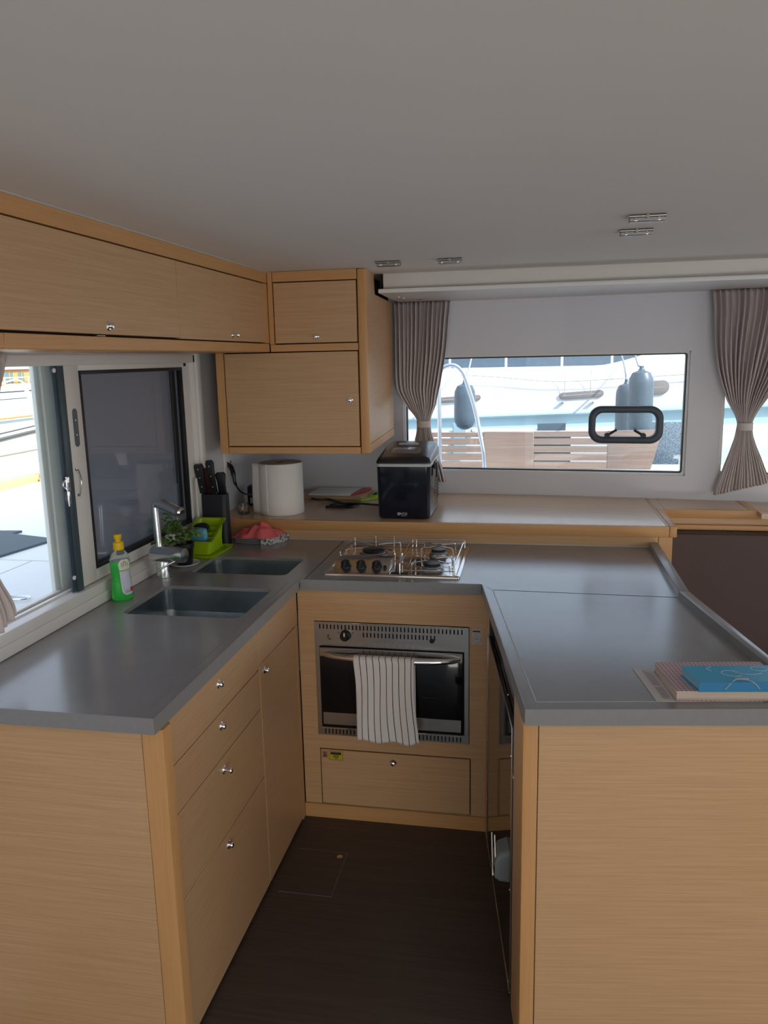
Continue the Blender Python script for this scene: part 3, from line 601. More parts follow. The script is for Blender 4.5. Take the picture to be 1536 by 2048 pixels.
# tap
M_tap = mat('tap_chrome', (.74, .77, .80), .2, 1)
tp = thing('mixer_tap', 'chrome mixer tap with upright spout between the two sinks', 'tap', (-1.282, 2.512, CT))
mb = MB(); mb.lathe([(0, 0), (.026, 0), (.026, .004), (.023, .006), (.0225, .066), (.018, .075), (0, .075)], (-1.282, 2.512, CT), 28); obj('tap_base', mb, M_tap, tp)
mb = MB(); mb.lathe([(0, -.045), (.021, -.045), (.028, -.038), (.029, .06), (.026, .078), (.025, .088), (.006, .090), (0, .090)], (-1.272, 2.50, 1.012), 28, (.985, -.14, .0)); body = obj('tap_body', mb, M_tap, tp)
mb = MB(); mb.tube([(-1.205, 2.478, 1.0), (-1.235, 2.46, .985), (-1.27, 2.448, .965)], [.0045, .004, .0035], 10); obj('lever', mb, M_tap, tp)
mb = MB(); pth = arc([(-1.288, 2.505, 1.03), (-1.292, 2.507, 1.190), (-1.262, 2.500, 1.192), (-1.192, 2.478, 1.168)], 8, .028)
N = len(pth); mb.tube(pth, [.0132+.0048*min(1, max(0, (i-N*.35)/(N*.3))) for i in range(N)], 20); sp = obj('spout', mb, M_tap, tp)
mb = MB(); mb.lathe([(0, 0), (.0175, 0), (.0185, .003), (.0185, .014), (.013, .020), (0, .018)], (-1.196, 2.4795, 1.1695), 22, (.93, -.28, -.32)); obj('spray_head', mb, M_steel, sp)
mb = MB(); mb.tube([(-1.196, 2.478, 1.155), (-1.196, 2.478, 1.142)], [.009, .007], 12); obj('aerator', mb, M_tap, sp)
# ---------------------------------------------------------------- washing-up bottle
sb = thing('soap_bottle', 'clear bottle of green washing-up liquid with yellow cap by the window', 'bottle', (-1.312, 2.262, CT))
def ell(cx, cy, z, a, b, rot=0, n=28): return [(cx+a*math.cos(t)*math.cos(rot)-b*math.sin(t)*math.sin(rot), cy+a*math.cos(t)*math.sin(rot)+b*math.sin(t)*math.cos(rot), z) for t in [2*PI*i/n for i in range(n)]]
bx, by, br = -1.303, 2.262, 1.0
prof = [(0, .031, .02), (.004, .035, .023), (.03, .036, .0235), (.06, .0335, .022), (.085, .0305, .021), (.105, .0325, .022), (.13, .0335, .0225), (.148, .029, .020), (.160, .019, .0155), (.166, .0125, .012), (.172, .012, .012)]
mb = MB(); mb.loft([ell(bx, by, CT+z+.0003, a, b, br) for z, a, b in prof])
M_gliq = mat('green_liquid', (.06, .80, .12), .08, trans=.5, ior=1.3, coat=.6)
M_clpl = mat('clear_plastic', (.80, .86, .84), .06, trans=.9, ior=1.12)
LQ = [p for p in prof if p[0] < .14]
bm_ = MB(); bm_.loft([ell(bx, by, CT+z+.0003, a, b, br) for z, a, b in LQ]); mb.bm.free(); obj('liquid', bm_, M_gliq, sb)
mb = MB(); mb.loft([ell(bx, by, CT+z+.0003, a, b, br) for z, a, b in [(.1305, .0333, .0224)]+[p for p in prof if p[0] > .14]]); obj('bottle_neck', mb, M_clpl, sb)
for z in (.062, .078, .095, .108):
    q = (z, .0335-.003*math.exp(-((z-.085)/.02)**2)); mb = MB(); mb.tube([Vector(p) for p in ell(bx, by, CT+z, q[1]+.0002, q[1]*.66+.0002, br)], .0008, 6, True); obj('moulded_rib', mb, M_gliq, sb)
M_cap = mat('yellow_cap', (.75, .48, .01), .35)
mb = MB(); mb.lathe([(0, .166), (.0165, .166), (.017, .169), (.0165, .190), (.009, .193), (.0085, .197), (.012, .204), (.0125, .214), (.011, .216), (0, .216)], (bx, by, CT), 24); obj('cap', mb, M_cap, sb)
def labF(u, v):
    a = math.radians(-60-52+u*70); z = .018+.118*v; q = next((p for p in zip(prof, prof[1:]) if p[0][0] <= z <= p[1][0]))
    t = (z-q[0][0])/(q[1][0]-q[0][0]); A = q[0][1]+(q[1][1]-q[0][1])*t+.0009; B = q[0][2]+(q[1][2]-q[0][2])*t+.0009
    wv = math.cos(max(0, abs(v-.5)*2-.75)*4*PI/2*.95) if abs(v-.5) > .375 else 1
    a = math.radians(-77)+(u-.5)*math.radians(74)*(.45+.55*wv)-.25*(v-.5)
    x, y = A*math.cos(a), B*math.sin(a)
    return (bx+x*math.cos(br)-y*math.sin(br), by+x*math.sin(br)+y*math.cos(br), CT+z)
lb = uvgrid('label', labF, 12, 24, mat('pale_label', (.66, .72, .66), .4), sb, .0006)
def patch(F, u0, u1, v0, v1, m, name, parent, lift=.0008):
    c = Vector((bx, by, 0))
    def Q(u, v):
        p = Vector(F(u0+(u1-u0)*u, v0+(v1-v0)*v)); d = Vector((p.x-bx, p.y-by, 0)).normalized(); return tuple(p+d*lift)
    return uvgrid(name, Q, 6, 4, m, parent, .0003)
patch(labF, .12, .9, .06, .66, mat('lilac_label', (.58, .60, .72), .4), 'label_panel', lb)
patch(labF, .0, 1, .68, .71, mat('gold', (.42, .36, .08), .4), 'label_band', lb)
patch(labF, .62, .95, .08, .2, mat('red_spot', (.6, .06, .04), .4), 'label_spot', lb, .0012)
for k, (u0, u1, v0, v1) in enumerate(((.2, .26, .80, .93), (.34, .40, .80, .95), (.34, .56, .92, .95), (.52, .58, .82, .95), (.68, .73, .82, .93), (.68, .85, .81, .83))): patch(labF, u0, u1, v0, v1, mat('gold_lettering', (.45, .36, .10), .4), 'label_mark', lb, .0011)
# ---------------------------------------------------------------- potted herb on a saucer
mb = MB(); mb.lathe([(0, .002), (.040, .002), (.050, .006), (.056, .010), (.057, .009), (.050, .003), (.042, 0), (0, 0)], (-1.288, 2.70, CT), 32)
tag(obj('saucer', mb, M_white), 'white saucer under the potted herb', 'saucer')
pp = thing('potted_herb', 'straggly green herb in a small black pot behind the tap', 'plant', (-1.288, 2.70, CT+.0025))
mb = MB(); mb.lathe([(0, .0), (.027, .0), (.030, .004), (.037, .066), (.040, .068), (.040, .082), (.037, .082), (.035, .070), (0, .068)], (-1.288, 2.70, CT+.003), 26); obj('pot', mb, M_blackpl, pp)
mb = MB(); mb.lathe([(0, .074), (.02, .076), (.0355, .072), (.0355, .070), (0, .069)], (-1.288, 2.70, CT+.003), 20); obj('soil', mb, mat('soil', (.03, .02, .012), .95, nz=((200, 200, 200), 3, .3), bump=1, col2=(.05, .035, .02)), pp)
M_leaf = mat('herb_leaf', (.075, .17, .035), .5, nz=((60, 60, 60), 2, .3), col2=(.16, .26, .06)); M_leaf.node_tree.nodes['Principled BSDF'].inputs['Subsurface Weight'].default_value = .0
M_stem = mat('herb_stem', (.12, .18, .05), .6)
lf = MB()
pr = [(0, 0), (.25, .55), (.38, .5), (.45, .85), (.62, .72), (.7, .8), (.85, .38), (1, 0)]
L_ = [(-w_*.5, t) for t, w_ in pr[1:-1]]; R_ = [(w_*.5, t) for t, w_ in pr[1:-1]]
ctr = [lf.bm.verts.new((0, t, .10*math.sin(t*PI))) for t, _ in pr]
lv = [lf.bm.verts.new((x, t, .10*math.sin(t*PI)+.12*abs(x))) for x, t in L_]; rv = [lf.bm.verts.new((x, t, .10*math.sin(t*PI)+.12*abs(x))) for x, t in R_]
for side, fl_ in ((lv, 1), (rv, 0)):
    s_ = [ctr[0]]+side+[ctr[-1]]
    for i in range(len(pr)-1):
        q = []
        for v in (ctr[i], ctr[i+1], s_[i+1], s_[i]):
            if v not in q: q.append(v)
        if len(q) > 2: lf.bm.faces.new(q if not fl_ else q[::-1])
bmesh.ops.recalc_face_normals(lf.bm, faces=lf.bm.faces); bmesh.ops.solidify(lf.bm, geom=list(lf.bm.faces), thickness=.02)
for f in lf.bm.faces: f.smooth = True
leafme = bpy.data.meshes.new('leaf'); lf.bm.to_mesh(leafme); lf.bm.free(); leafme.materials.append(M_leaf)
rnd = random.Random(3)
tips = [(-1.345, 2.60, 1.03), (-1.33, 2.63, 1.075), (-1.34, 2.66, 1.10), (-1.315, 2.66, 1.12), (-1.30, 2.69, 1.10), (-1.275, 2.67, 1.07), (-1.25, 2.68, 1.055), (-1.33, 2.72, 1.08), (-1.27, 2.65, 1.04), (-1.32, 2.62, 1.0), (-1.235, 2.70, 1.05), (-1.30, 2.63, 1.06)]
for tpp in tips:
    a = Vector((-1.288+rnd.uniform(-.012, .012), 2.70+rnd.uniform(-.012, .012), CT+.075)); b_ = Vector(tpp); mid = (a+b_)/2+Vector((0, 0, .035))
    cur = [a*(1-t)**2+mid*2*t*(1-t)+b_*t*t for t in [i/8 for i in range(9)]]
    mb = MB(); mb.tube(cur, .0011, 5); obj('stem', mb, M_stem, pp)
    for k in (3, 5, 6, 7, 8):
        for s_ in ((1, -1) if k < 8 else (0,)):
            o = bpy.data.objects.new('leaf', leafme); COL.objects.link(o); o.parent = pp
            d = (cur[k]-cur[k-1]).normalized(); az = math.atan2(d.y, d.x)-PI/2+s_*rnd.uniform(.7, 1.5)+rnd.uniform(-.3, .3); sc = rnd.uniform(.020, .031)
            o.matrix_local = Matrix.Translation(cur[k]-OFF[pp])@Matrix.Rotation(az, 4, 'Z')@Matrix.Rotation(rnd.uniform(-.9, .5), 4, 'X')@Matrix.Rotation(rnd.uniform(-.5, .5), 4, 'Y')@Matrix.Scale(sc, 4)
# ---------------------------------------------------------------- lime dish caddy on its tray
dx0, dx1, dy0, dy1 = -1.334, -1.234, 2.818, 2.962
mb = MB(); cx, cy = -1.290, 2.94
def RR(i, z, r=.014): return [(p[0], p[1], z) for p in rrect(dx0-.006-i, dx1+.026+i, dy0-.025-i, dy1+.035+i, r, 4)]
mb.loft([RR(-.004, CT+.0003), RR(.002, CT+.012), RR(0, CT+.012), RR(-.007, CT+.003)])
tray = tag(obj('drip_tray', mb, M_lime), 'lime green drip tray under the cutlery drainer', 'tray')
cdy = thing('cutlery_drainer', 'lime green plastic sink drainer with a tall sloping back', 'drainer', (-1.29, 2.94, CT+.003))
mb = MB(); zb = CT+.0035
def zt(y): t = (y-dy0)/(dy1-dy0); return zb+.055+.065*max(0, min(1, (t-.12)/.88))**1.1
def ringc(i, f, r=.012):
    o = []
    for p in rrect(dx0+i, dx1-i, dy0+i, dy1-i, r, 4): o.append((p[0], p[1], f(p[1])))
    return o
mb.loft([ringc(.010, lambda y: zb), ringc(.006, lambda y: zb+.02), ringc(-.002, lambda y: zt(y)), ringc(-.012, lambda y: zt(y)+.002), ringc(-.012, lambda y: zt(y)+.0045), ringc(.002, lambda y: zt(y)+.004), ringc(.009, lambda y: zb+.02), ringc(.013, lambda y: zb+.003)])
obj('drainer_body', mb, M_lime, cdy)
mb = MB(); 
for yy in (2.90, 2.93): mb.prism([(dx0+.011, zb+.003), (dx1-.011, zb+.003), (dx1-.006, zt(yy)-.006), (dx0+.006, zt(yy)-.006)], yy, yy+.002, 'y'); obj('divider', mb, M_lime, cdy); mb = MB()
mb.prism([(dx0+.013, zb+.003), (dx1-.013, zb+.003), (dx1-.006, zt(2.87)-.004), (dx0+.006, zt(2.865)-.004)], 2.87, 2.872, 'y'); obj('divider', mb, M_lime, cdy)
for yy in (2.875, 2.905, 2.935): mb = MB(); mb.box(dx1-.004, dx1+.001, yy, yy+.003, zb+.01, zt(yy)-.004); obj('side_rib', mb, M_lime, cdy)
mb = MB(); mb.box(-.030, .030, -.014, .014, -.028, .028, .004, 2, M=Matrix.Translation((-1.290, 2.852, CT+.080))@Matrix.Rotation(.35, 4, 'X')@Matrix.Rotation(-.15, 4, 'Z'))
spg = tag(obj('sponge', mb, mat('blue_sponge', (.12, .42, .62), .9, nz=((300, 300, 300), 3, .3), col2=(.18, .50, .70), bump=1)), 'light blue sponge leaning in the lime drainer', 'sponge')
mb = MB(); rs = random.Random(5)
for k in range(60):
    a = rs.uniform(0, 2*PI); e = rs.uniform(-.3, 1.2); c_ = Vector((-1.297, 2.893, CT+.098)); R_ = Vector((math.cos(a)*math.cos(e)*.034, math.sin(a)*math.cos(e)*.022, math.sin(e)*.022))
    ax = Vector((rs.uniform(-1, 1), rs.uniform(-1, 1), rs.uniform(-1, 1))).normalized(); t1 = R_.normalized().cross(ax).normalized()
    t2 = R_.normalized().cross(t1); rr_ = rs.uniform(.006, .011)
    mb.tube([c_+R_*.9+t1*math.cos(q*PI/5)*rr_+t2*math.sin(q*PI/5)*rr_ for q in range(10)], .0009, 4, True)
mb.lathe([(0, -.016), (.02, -.012), (.027, 0), (.02, .012), (0, .017)], (-1.297, 2.893, CT+.098), 14)
sc_ = tag(obj('scourer', mb, mat('wire_scourer', (.045, .045, .055), .35, .6)), 'dark wire wool scourer behind the blue sponge', 'scourer'); sc_['kind'] = 'stuff'
# ---------------------------------------------------------------- knife block
kbx0, kbx1, kby0, kby1 = -1.352, -1.240, 3.012, 3.072
kt = thing('knife_block', 'tall matt black plastic knife block beside the lime drainer', 'knife block', (-1.295, 3.12, CT))
mb = MB(); mb.loft([[(p[0], p[1], z) for p in rrect(kbx0+i*.3, kbx1-i*.3, kby0+i, kby1-i*.2, .018, 6)] for z, i in ((CT+.0005, .0), (CT+.21, .004), (CT+.214, .006), (CT+.214, .010), (CT+.203, .011))]); obj('block', mb, M_rubberbk, kt)
M_bristle = mat('black_bristle', (.01, .01, .012), .8)
def knife(label, x, y, z0, L, wd, col, lean, rivets=True, blade=False):
    t = thing('kitchen_knife', label, 'knife', (x, y, z0), 'knives in the block')
    M_ = Matrix.Translation((x, y, z0))@Matrix.Rotation(lean, 4, 'Y')@Matrix.Rotation(.12, 4, 'X')
    mb = MB(M_); mb.prism([(-wd*.42, .012), (wd*.40, .012), (wd*.38, L*.5), (wd*.55, L*.92), (wd*.35, L), (-wd*.35, L), (-wd*.52, L*.93), (-wd*.40, L*.55)], -.008, .008, 'y', .002); obj('handle', mb, col, t)
    mb = MB(M_); mb.prism([(-wd*.36, -.04), (wd*.3, -.04), (wd*.42, .012), (-wd*.42, .012)], -.001, .001, 'y'); obj('blade', mb, M_chrome if not blade else M_steel, t)
    if blade: mb = MB(M_); mb.prism([(-wd*.4, -.005), (wd*.3, .0), (wd*.42, .022), (-wd*.42, .030)], -.0075, .0075, 'y', .002); obj('bolster', mb, M_steel, t)
    if rivets:
        for q in (.3, .58, .85):
            mb = MB(M_); mb.lathe([(0, .0015), (.0028, .001), (.0032, 0)], (0, -.008, L*q), 10, (0, -1, 0)); obj('rivet', mb, M_chrome, t)
knife('black handled knife standing leftmost in the knife block', -1.338, 3.034, CT+.206, .135, .036, M_blackpl, -.10)
knife('dark red-brown handled knife, second from left in the block', -1.311, 3.048, CT+.206, .118, .038, mat('brown_handle', (.05, .012, .010), .4), -.08, False)
knife('tallest black riveted knife in the block with steel bolster', -1.289, 3.030, CT+.200, .158, .031, M_blackpl, -.07, True, True)
knife('short black handled knife, rightmost in the knife block', -1.262, 3.050, CT+.200, .104, .040, M_blackpl, -.04, False)
mb = MB(); mb.box(-.0025, .0025, 0, .012, 0, .285, .001, 1, M=Matrix.Translation((-1.3525+.001, 2.985, CT+.001))); tag(obj('reflection_strip', mb, M_white), 'thin white strip painted as a bright reflection on the wall beside the knife block', 'board')  # white sliver standing in for a bright reflection at the wall corner
# ---------------------------------------------------------------- paper roll
pr_ = thing('paper_roll', 'large roll of white paper towel standing on the wood ledge', 'paper towel', (-1.10, 3.325, ST))
mb = MB(); c = (-1.100, 3.325, ST+.0005); R0 = .096
mb.lathe([(.022, 0), (R0, 0), (R0+.001, .003), (R0+.001, .221), (R0-.001, .224), (.022, .224), (.022, 0)], c, 56); obj('roll', mb, M_paper, pr_)
mb = MB(); mb.lathe([(.0225, .2242), (R0-.0015, .2242), (R0-.0015, .2248), (.0225, .2248), (.0225, .2242)], c, 48); obj('roll_end', mb, mat('roll_end_paper', (.46, .35, .30), .9, nz=((60, 60, 60), 3, .3), col2=(.54, .42, .36)), pr_)
mb = MB(); mb.lathe([(.0205, .001), (.0218, .001), (.0218, .2255), (.0195, .2255), (.0195, .001)], c, 24); obj('core', mb, mat('cardboard', (.30, .20, .13), .9), pr_)
mb = MB()
for k in range(5): mb.tube([(c[0]+(.03+.013*k)*math.cos(a), c[1]+(.03+.013*k)*math.sin(a), c[2]+.2249) for a in [i*PI/16 for i in range(32)]], .0003, 4, True)
obj('winding_edge', mb, mat('paper_edge', (.45, .35, .31), .9), pr_)
def flF(u, v):
    a = math.radians(250-u*75); r = R0+.0025
    if u < .55: x, y = c[0]+r*math.cos(math.radians(250-.55*75*(u/.55))), c[1]+r*math.sin(math.radians(250-.55*75*(u/.55)))
    else:
        a0 = math.radians(250-41.25); q = (u-.55)/.45; x = c[0]+r*math.cos(a0)-.038*q-.002*math.sin(v*5); y = c[1]+r*math.sin(a0)+.012*q+.006*q*q
    return (x, y, c[2]+.0005+.2225*v)
uvgrid('loose_sheet', flF, 20, 10, M_paper, pr_, .0008)
# ---------------------------------------------------------------- cutting boards
mb = MB(); mb.prism([(-1.095, 3.64), (-.84, 3.625), (-.805, 3.63), (-.79, 3.66), (-.80, 3.86), (-1.105, 3.868)], ST+.0003, ST+.017, 'z', .003); tag(obj('chopping_board', mb, M_doorv), 'wooden chopping board, the lowest of the stack behind the roll', 'chopping board')
mb = MB(); mb.prism([(-.835, 3.605), (-.80, 3.60), (-.745, 3.66), (-.735, 3.84), (-.79, 3.845), (-.7885, 3.66), (-.80, 3.622)], ST+.0003, ST+.010, 'z', .002)
gb_ = obj('chopping_board', mb, M_lime); tag(gb_, 'lime green plastic board poking out under the white board', 'chopping board')
mb = MB(); mb.box(-.775, -.755, 3.74, 3.80, ST+.0095, ST+.0105, .0003, 1); obj('grip_slot', mb, M_gap, gb_)
wb_ = thing('chopping_board', 'white plastic chopping board with a red end, on top of the stack', 'chopping board', (-.95, 3.75, ST+.0175))
Mw = Matrix.Translation((-.95, 3.75, ST+.0176))@Matrix.Rotation(.02, 4, 'Z')
mb = MB(Mw); mb.prism([(-.125, -.095), (.085, -.10), (.105, .10), (-.115, .105)], 0, .009, 'z', .003); obj('board', mb, M_white, wb_)
mb = MB(Mw); mb.prism([(.0855, -.098), (.105, -.06), (.145, .05), (.150, .105), (.1055, .10), (.092, -.02)], 0, .009, 'z', .002); obj('red_grip', mb, mat('red_plastic', (.42, .05, .06), .4), wb_)
# ---------------------------------------------------------------- mains lead, adapter, socket, jar
mb = MB(); z = ST+.0042
pth = [(-1.03, 3.545, z+.02), (-1.0, 3.56, z+.012), (-.965, 3.60, z+.006), (-.92, 3.585, z), (-.86, 3.53, z), (-.80, 3.475, z), (-.84, 3.42, z+.002), (-.90, 3.43, z+.002), (-.93, 3.45, z+.002), (-.90, 3.49, z+.004), (-.84, 3.50, z+.007), (-.78, 3.495, z+.007), (-.72, 3.50, z+.002), (-.67, 3.502, z)]
def catmull(P, n=6):
    P = [Vector(p) for p in P]; P = [P[0]]+P+[P[-1]]; o = []
    for i in range(1, len(P)-2):
        for k in range(n):
            t = k/n; a, b, c, d = P[i-1:i+3]; o.append(.5*((2*b)+(c-a)*t+(2*a-5*b+4*c-d)*t*t+(3*b-a-3*c+d)*t**3))
    o.append(P[-2]); return o
mb.tube(catmull(pth), .005, 8); mb.tube(catmull([(-.93, 3.435, z), (-.89, 3.455, z), (-.83, 3.50, z), (-.79, 3.53, z+.0)][:4]), .0045, 8)
tag(obj('power_lead', mb, M_blackpl), 'black power lead lying in a loop on the ledge left of the ice maker', 'cable')
ad = thing('power_adapter', 'black power adapter with lead partly hidden behind the paper roll', 'adapter', (-1.26, 3.50, ST))
mb = MB(); mb.box(-1.315, -1.225, 3.46, 3.54, ST+.0005, ST+.095, .01, 3); obj('case', mb, M_rubberbk, ad)
mb = MB(); mb.box(-1.300, -1.286, 3.4585, 3.4595, ST+.012, ST+.038); mb.box(-1.280, -1.252, 3.4585, 3.4595, ST+.008, ST+.038); obj('rating_label', mb, M_lab, ad)
mb = MB(); mb.tube(catmull([(-1.30, 3.50, ST+.0955), (-1.27, 3.48, ST+.12), (-1.24, 3.50, ST+.135), (-1.22, 3.52, ST+.13)]), .003, 7); obj('lead', mb, M_blackpl, ad)
so_ = thing('wall_socket', 'white wall socket behind the knife block', 'socket', (-1.34, 3.5, 1.22))
mb = MB(); mb.box(-1.3545, -1.346, 3.29, 3.39, 1.165, 1.27, .003, 2); obj('face_plate', mb, M_white, so_)
mb = MB()
for yy in (3.32, 3.36): mb.lathe([(0, .0012), (.006, .001), (.006, 0)], (-1.346, yy, 1.225), 10, (1, 0, 0))
obj('socket_hole', mb, M_gap, so_)
mb = MB(); mb.tube(arc([(-1.345, 3.46, 1.215), (-1.30, 3.45, 1.212), (-1.285, 3.40, 1.17), (-1.28, 3.38, 1.12), (-1.27, 3.42, 1.07), (-1.23, 3.5, 1.055), (-1.20, 3.52, 1.05)], 5, .03), [.012]*4+[.010]*4+[.006]*4+[.0035]*20, 10) if False else mb.tube(catmull([(-1.345, 3.33, 1.215), (-1.325, 3.31, 1.205), (-1.312, 3.30, 1.175), (-1.306, 3.30, 1.135), (-1.29, 3.33, 1.09), (-1.26, 3.40, 1.065), (-1.235, 3.44, 1.06)], 4), [.011]*9+[.008]*4+[.004]*12, 10)
tag(obj('plug_lead', mb, M_blackpl), 'black plug with lead in the wall socket behind the knives', 'plug')
mb = MB(); mb.lathe([(0, .003), (.019, .003), (.021, .006), (.022, .042), (.0235, .043), (.0235, .002), (.020, 0), (0, 0)], (-1.262, 3.27, ST), 24)
tag(obj('glass_jar', mb, mat('glass', (1, 1, 1), .02, trans=1, ior=1.45)), 'small clear glass between the knife block and the paper roll', 'glass')
lab2 = MB(); lab2.box(-1.232, -1.19, 3.1550, 3.1558, .937, .957); lb2 = obj('ledge_label', lab2, M_lab, sh)
lab2 = MB(); lab2.box(-1.228, -1.196, 3.1543, 3.1549, .950, .954); obj('label_print', lab2, M_ink, lb2)
# ---------------------------------------------------------------- folded patterned cloth with red cloth on it
M_pat = bpy.data.materials.new('patterned_cloth'); M_pat.use_nodes = True
n = M_pat.node_tree.nodes; l = M_pat.node_tree.links; b = n['Principled BSDF']; b.inputs['Roughness'].default_value = .95
tc = n.new('ShaderNodeTexCoord'); vo = n.new('ShaderNodeTexVoronoi'); vo.inputs['Scale'].default_value = 95; l.new(tc.outputs['Object'], vo.inputs['Vector'])
cr = n.new('ShaderNodeMath'); cr.operation = 'GREATER_THAN'; cr.inputs[1].default_value = .42; l.new(vo.outputs['Distance'], cr.inputs[0])
mx = n.new('ShaderNodeMix'); mx.data_type = 'RGBA'; mx.inputs['A'].default_value = (.09, .085, .10, 1); mx.inputs['B'].default_value = (.55, .53, .53, 1)
l.new(cr.outputs[0], mx.inputs['Factor']); l.new(mx.outputs['Result'], b.inputs['Base Color'])
fc = thing('folded_cloth', 'folded grey cloth with a black and white patterned end, under the coral cloth', 'cloth', (-1.15, 3.1, CT))
M_gcl = mat('grey_cloth', (.17, .165, .185), .95, nz=((300, 300, 300), 2, .3), col2=(.22, .21, .23))
for k in range(3):
    mb = MB(); z0 = CT+.0006+k*.0085; o_ = .002*k
    lo = []
    for zz, i in ((z0, .003), (z0+.003, 0), (z0+.006, 0), (z0+.0082, .003)):
        lo.append([(x, y, zz+.0008*math.sin(x*40)) for x, y in [(-1.225+i, 3.055+i), (-1.15, 3.045+i), (-1.075-i, 3.052+i+o_), (-1.045-i, 3.10), (-1.035-i+o_, 3.148-i), (-1.13, 3.150-i), (-1.215+i, 3.148-i)]])
    mb.loft(lo); obj('fold', mb, M_gcl, fc)
mb = MB()
mb.loft([[(x, y, z) for x, y in [(-1.105, 3.040-q), (-1.068+q, 3.043-q), (-1.028+q, 3.10), (-1.020+q, 3.151), (-1.105, 3.151)]] for z, q in ((CT+.0006, 0), (CT+.012, .002), (CT+.024, .001), (CT+.0275, -.004))])
obj('patterned_fold', mb, M_pat, fc)
def redF(u, v):
    x = -1.235+.185*u; y = 3.048+.095*v; e = min(u, 1-u)*min(v, 1-v)*16; e = min(1, e)**.45
    h = .012+.034*math.exp(-((u-.62)/.26)**2-((v-.55)/.5)**2)+.011*abs(math.sin(u*7+v*5))+.010*abs(math.sin(v*6-u*9+1))-.006+.003*math.sin(u*27+2)
    return (x+.008*math.sin(v*9)+.02*(v-.5)*u, y+.006*math.sin(u*15)-.012*math.sin(u*PI)*(1-v), CT+.0275+max(0, h)*e)
mb = MB(); mb.grid(redF, 44, 26, .0); 
bmesh.ops.solidify(mb.bm, geom=list(mb.bm.faces), thickness=.0018)
tag(obj('coral_cloth', mb, M_red, None, 70), 'crumpled coral red cloth lying on the folded patterned cloth', 'cloth')
# ---------------------------------------------------------------- ice maker
im = thing('ice_maker', 'black countertop ice maker with grey lid band on the wood ledge', 'ice maker', (-.53, 3.36, ST))
ix0, ix1, iy0, iy1 = -.643, -.420, 3.207, 3.515
mb = MB(); mb.loft([[(p[0], p[1], z) for p in rrect(ix0+i, ix1-i, iy0+i, iy1-i, .02, 6)] for z, i in ((ST+.004, .006), (ST+.010, .002), (ST+.222, -.002))]); obj('body', mb, mat('black_gloss_plastic', (.010, .013, .022), .10), im)
for x in (ix0+.03, ix1-.03):
    for y in (iy0+.03, iy1-.03):
        mb = MB(); mb.lathe([(0, 0), (.010, 0), (.011, .005), (0, .005)], (x, y, ST+.0003), 12); obj('foot', mb, M_rubberbk, im)
mb = MB(); mb.loft([[(p[0], p[1], z+(p[1]-iy0)*.03) for p in rrect(ix0-i, ix1+i, iy0-i, iy1+i, .022, 6)] for z, i in ((ST+.2225, .001), (ST+.2235, .005), (ST+.233, .006), (ST+.235, .004))]); obj('lid_band', mb, mat('light_grey_plastic', (.55, .57, .60), .35), im)
def lz(y, base): return base+(y-iy0)*.16
mb = MB()
def lidloop(z, i, k): return [(p[0], p[1], ST+z+(p[1]-iy0)*k) for p in rrect(ix0-.004+i, ix1+.004-i, iy0-.004+i, iy1+.004-i*.5, .024, 6)]
mb.loft([lidloop(.2355, .0, .03), lidloop(.242, .0, .10), lidloop(.252, .006, .13), lidloop(.258, .022, .135)]); ld = obj('lid', mb, mat('dark_lid', (.018, .018, .024), .22), im)
def ltop(p, dz): return ST+.258+(p[1]-iy0)*.135+dz
mb = MB(); lo = [[(p[0], p[1], ltop(p, dz)) for p in rrect(-.600+i, -.478-i, 3.29+i, 3.385-i, .014, 5)] for dz, i in ((-.001, 0), (.0012, 0), (.0018, .003))]; mb.loft(lo); obj('lid_window', mb, mat('smoky_window', (.20, .17, .17), .15), ld)
mb = MB(); lo = [[(p[0], p[1], ltop(p, dz)) for p in rrect(-.590+i, -.500-i, 3.44+i, 3.470-i, .012, 5)] for dz, i in ((-.001, 0), (.0010, 0), (.0014, .003))]; mb.loft(lo); obj('button_strip', mb, mat('silver_strip', (.60, .60, .64), .35), ld)
mb = MB(); mb.box(ix1+.0045, ix1+.012, 3.30, 3.37, ST+.20, ST+.235, .004, 2); mb.box(ix1+.010, ix1+.018, 3.32, 3.36, ST+.165, ST+.225, .003, 2); obj('side_catch', mb, M_rubberbk, im)
mb = MB()
for k in range(7): mb.box(ix1+.0022, ix1+.0036, 3.42, 3.49, ST+.06+k*.014, ST+.066+k*.014)
obj('side_vent', mb, M_gap, im)
TM = lambda x, z: Matrix.Translation((x, iy0-.0003, z))@Matrix.Rotation(PI/2, 4, 'X')
M_print = mat('white_print', (.62, .62, .64), .4)
lg = text('brand_lettering', 'VOX', .0145, TM(-.531, ST+.0195), M_print, im, .0004); 
text('small_lettering', 'electronics', .0048, TM(-.532, ST+.0145), M_print, im, .0003)
mb = MB(); cx_, cz_ = -.5525, ST+.0240
mb.tube([(cx_+.0052*math.cos(a), iy0-.0004, cz_+.0052*math.sin(a)) for a in [i*PI/12 for i in range(24)]], .0013, 6, True)
mb.prism([(cx_-.004, cz_+.001), (cx_, cz_-.004), (cx_+.0045, cz_+.004), (cx_, cz_)], iy0-.0012, iy0+.0003, 'y'); obj('logo_emblem', mb, M_print, im)
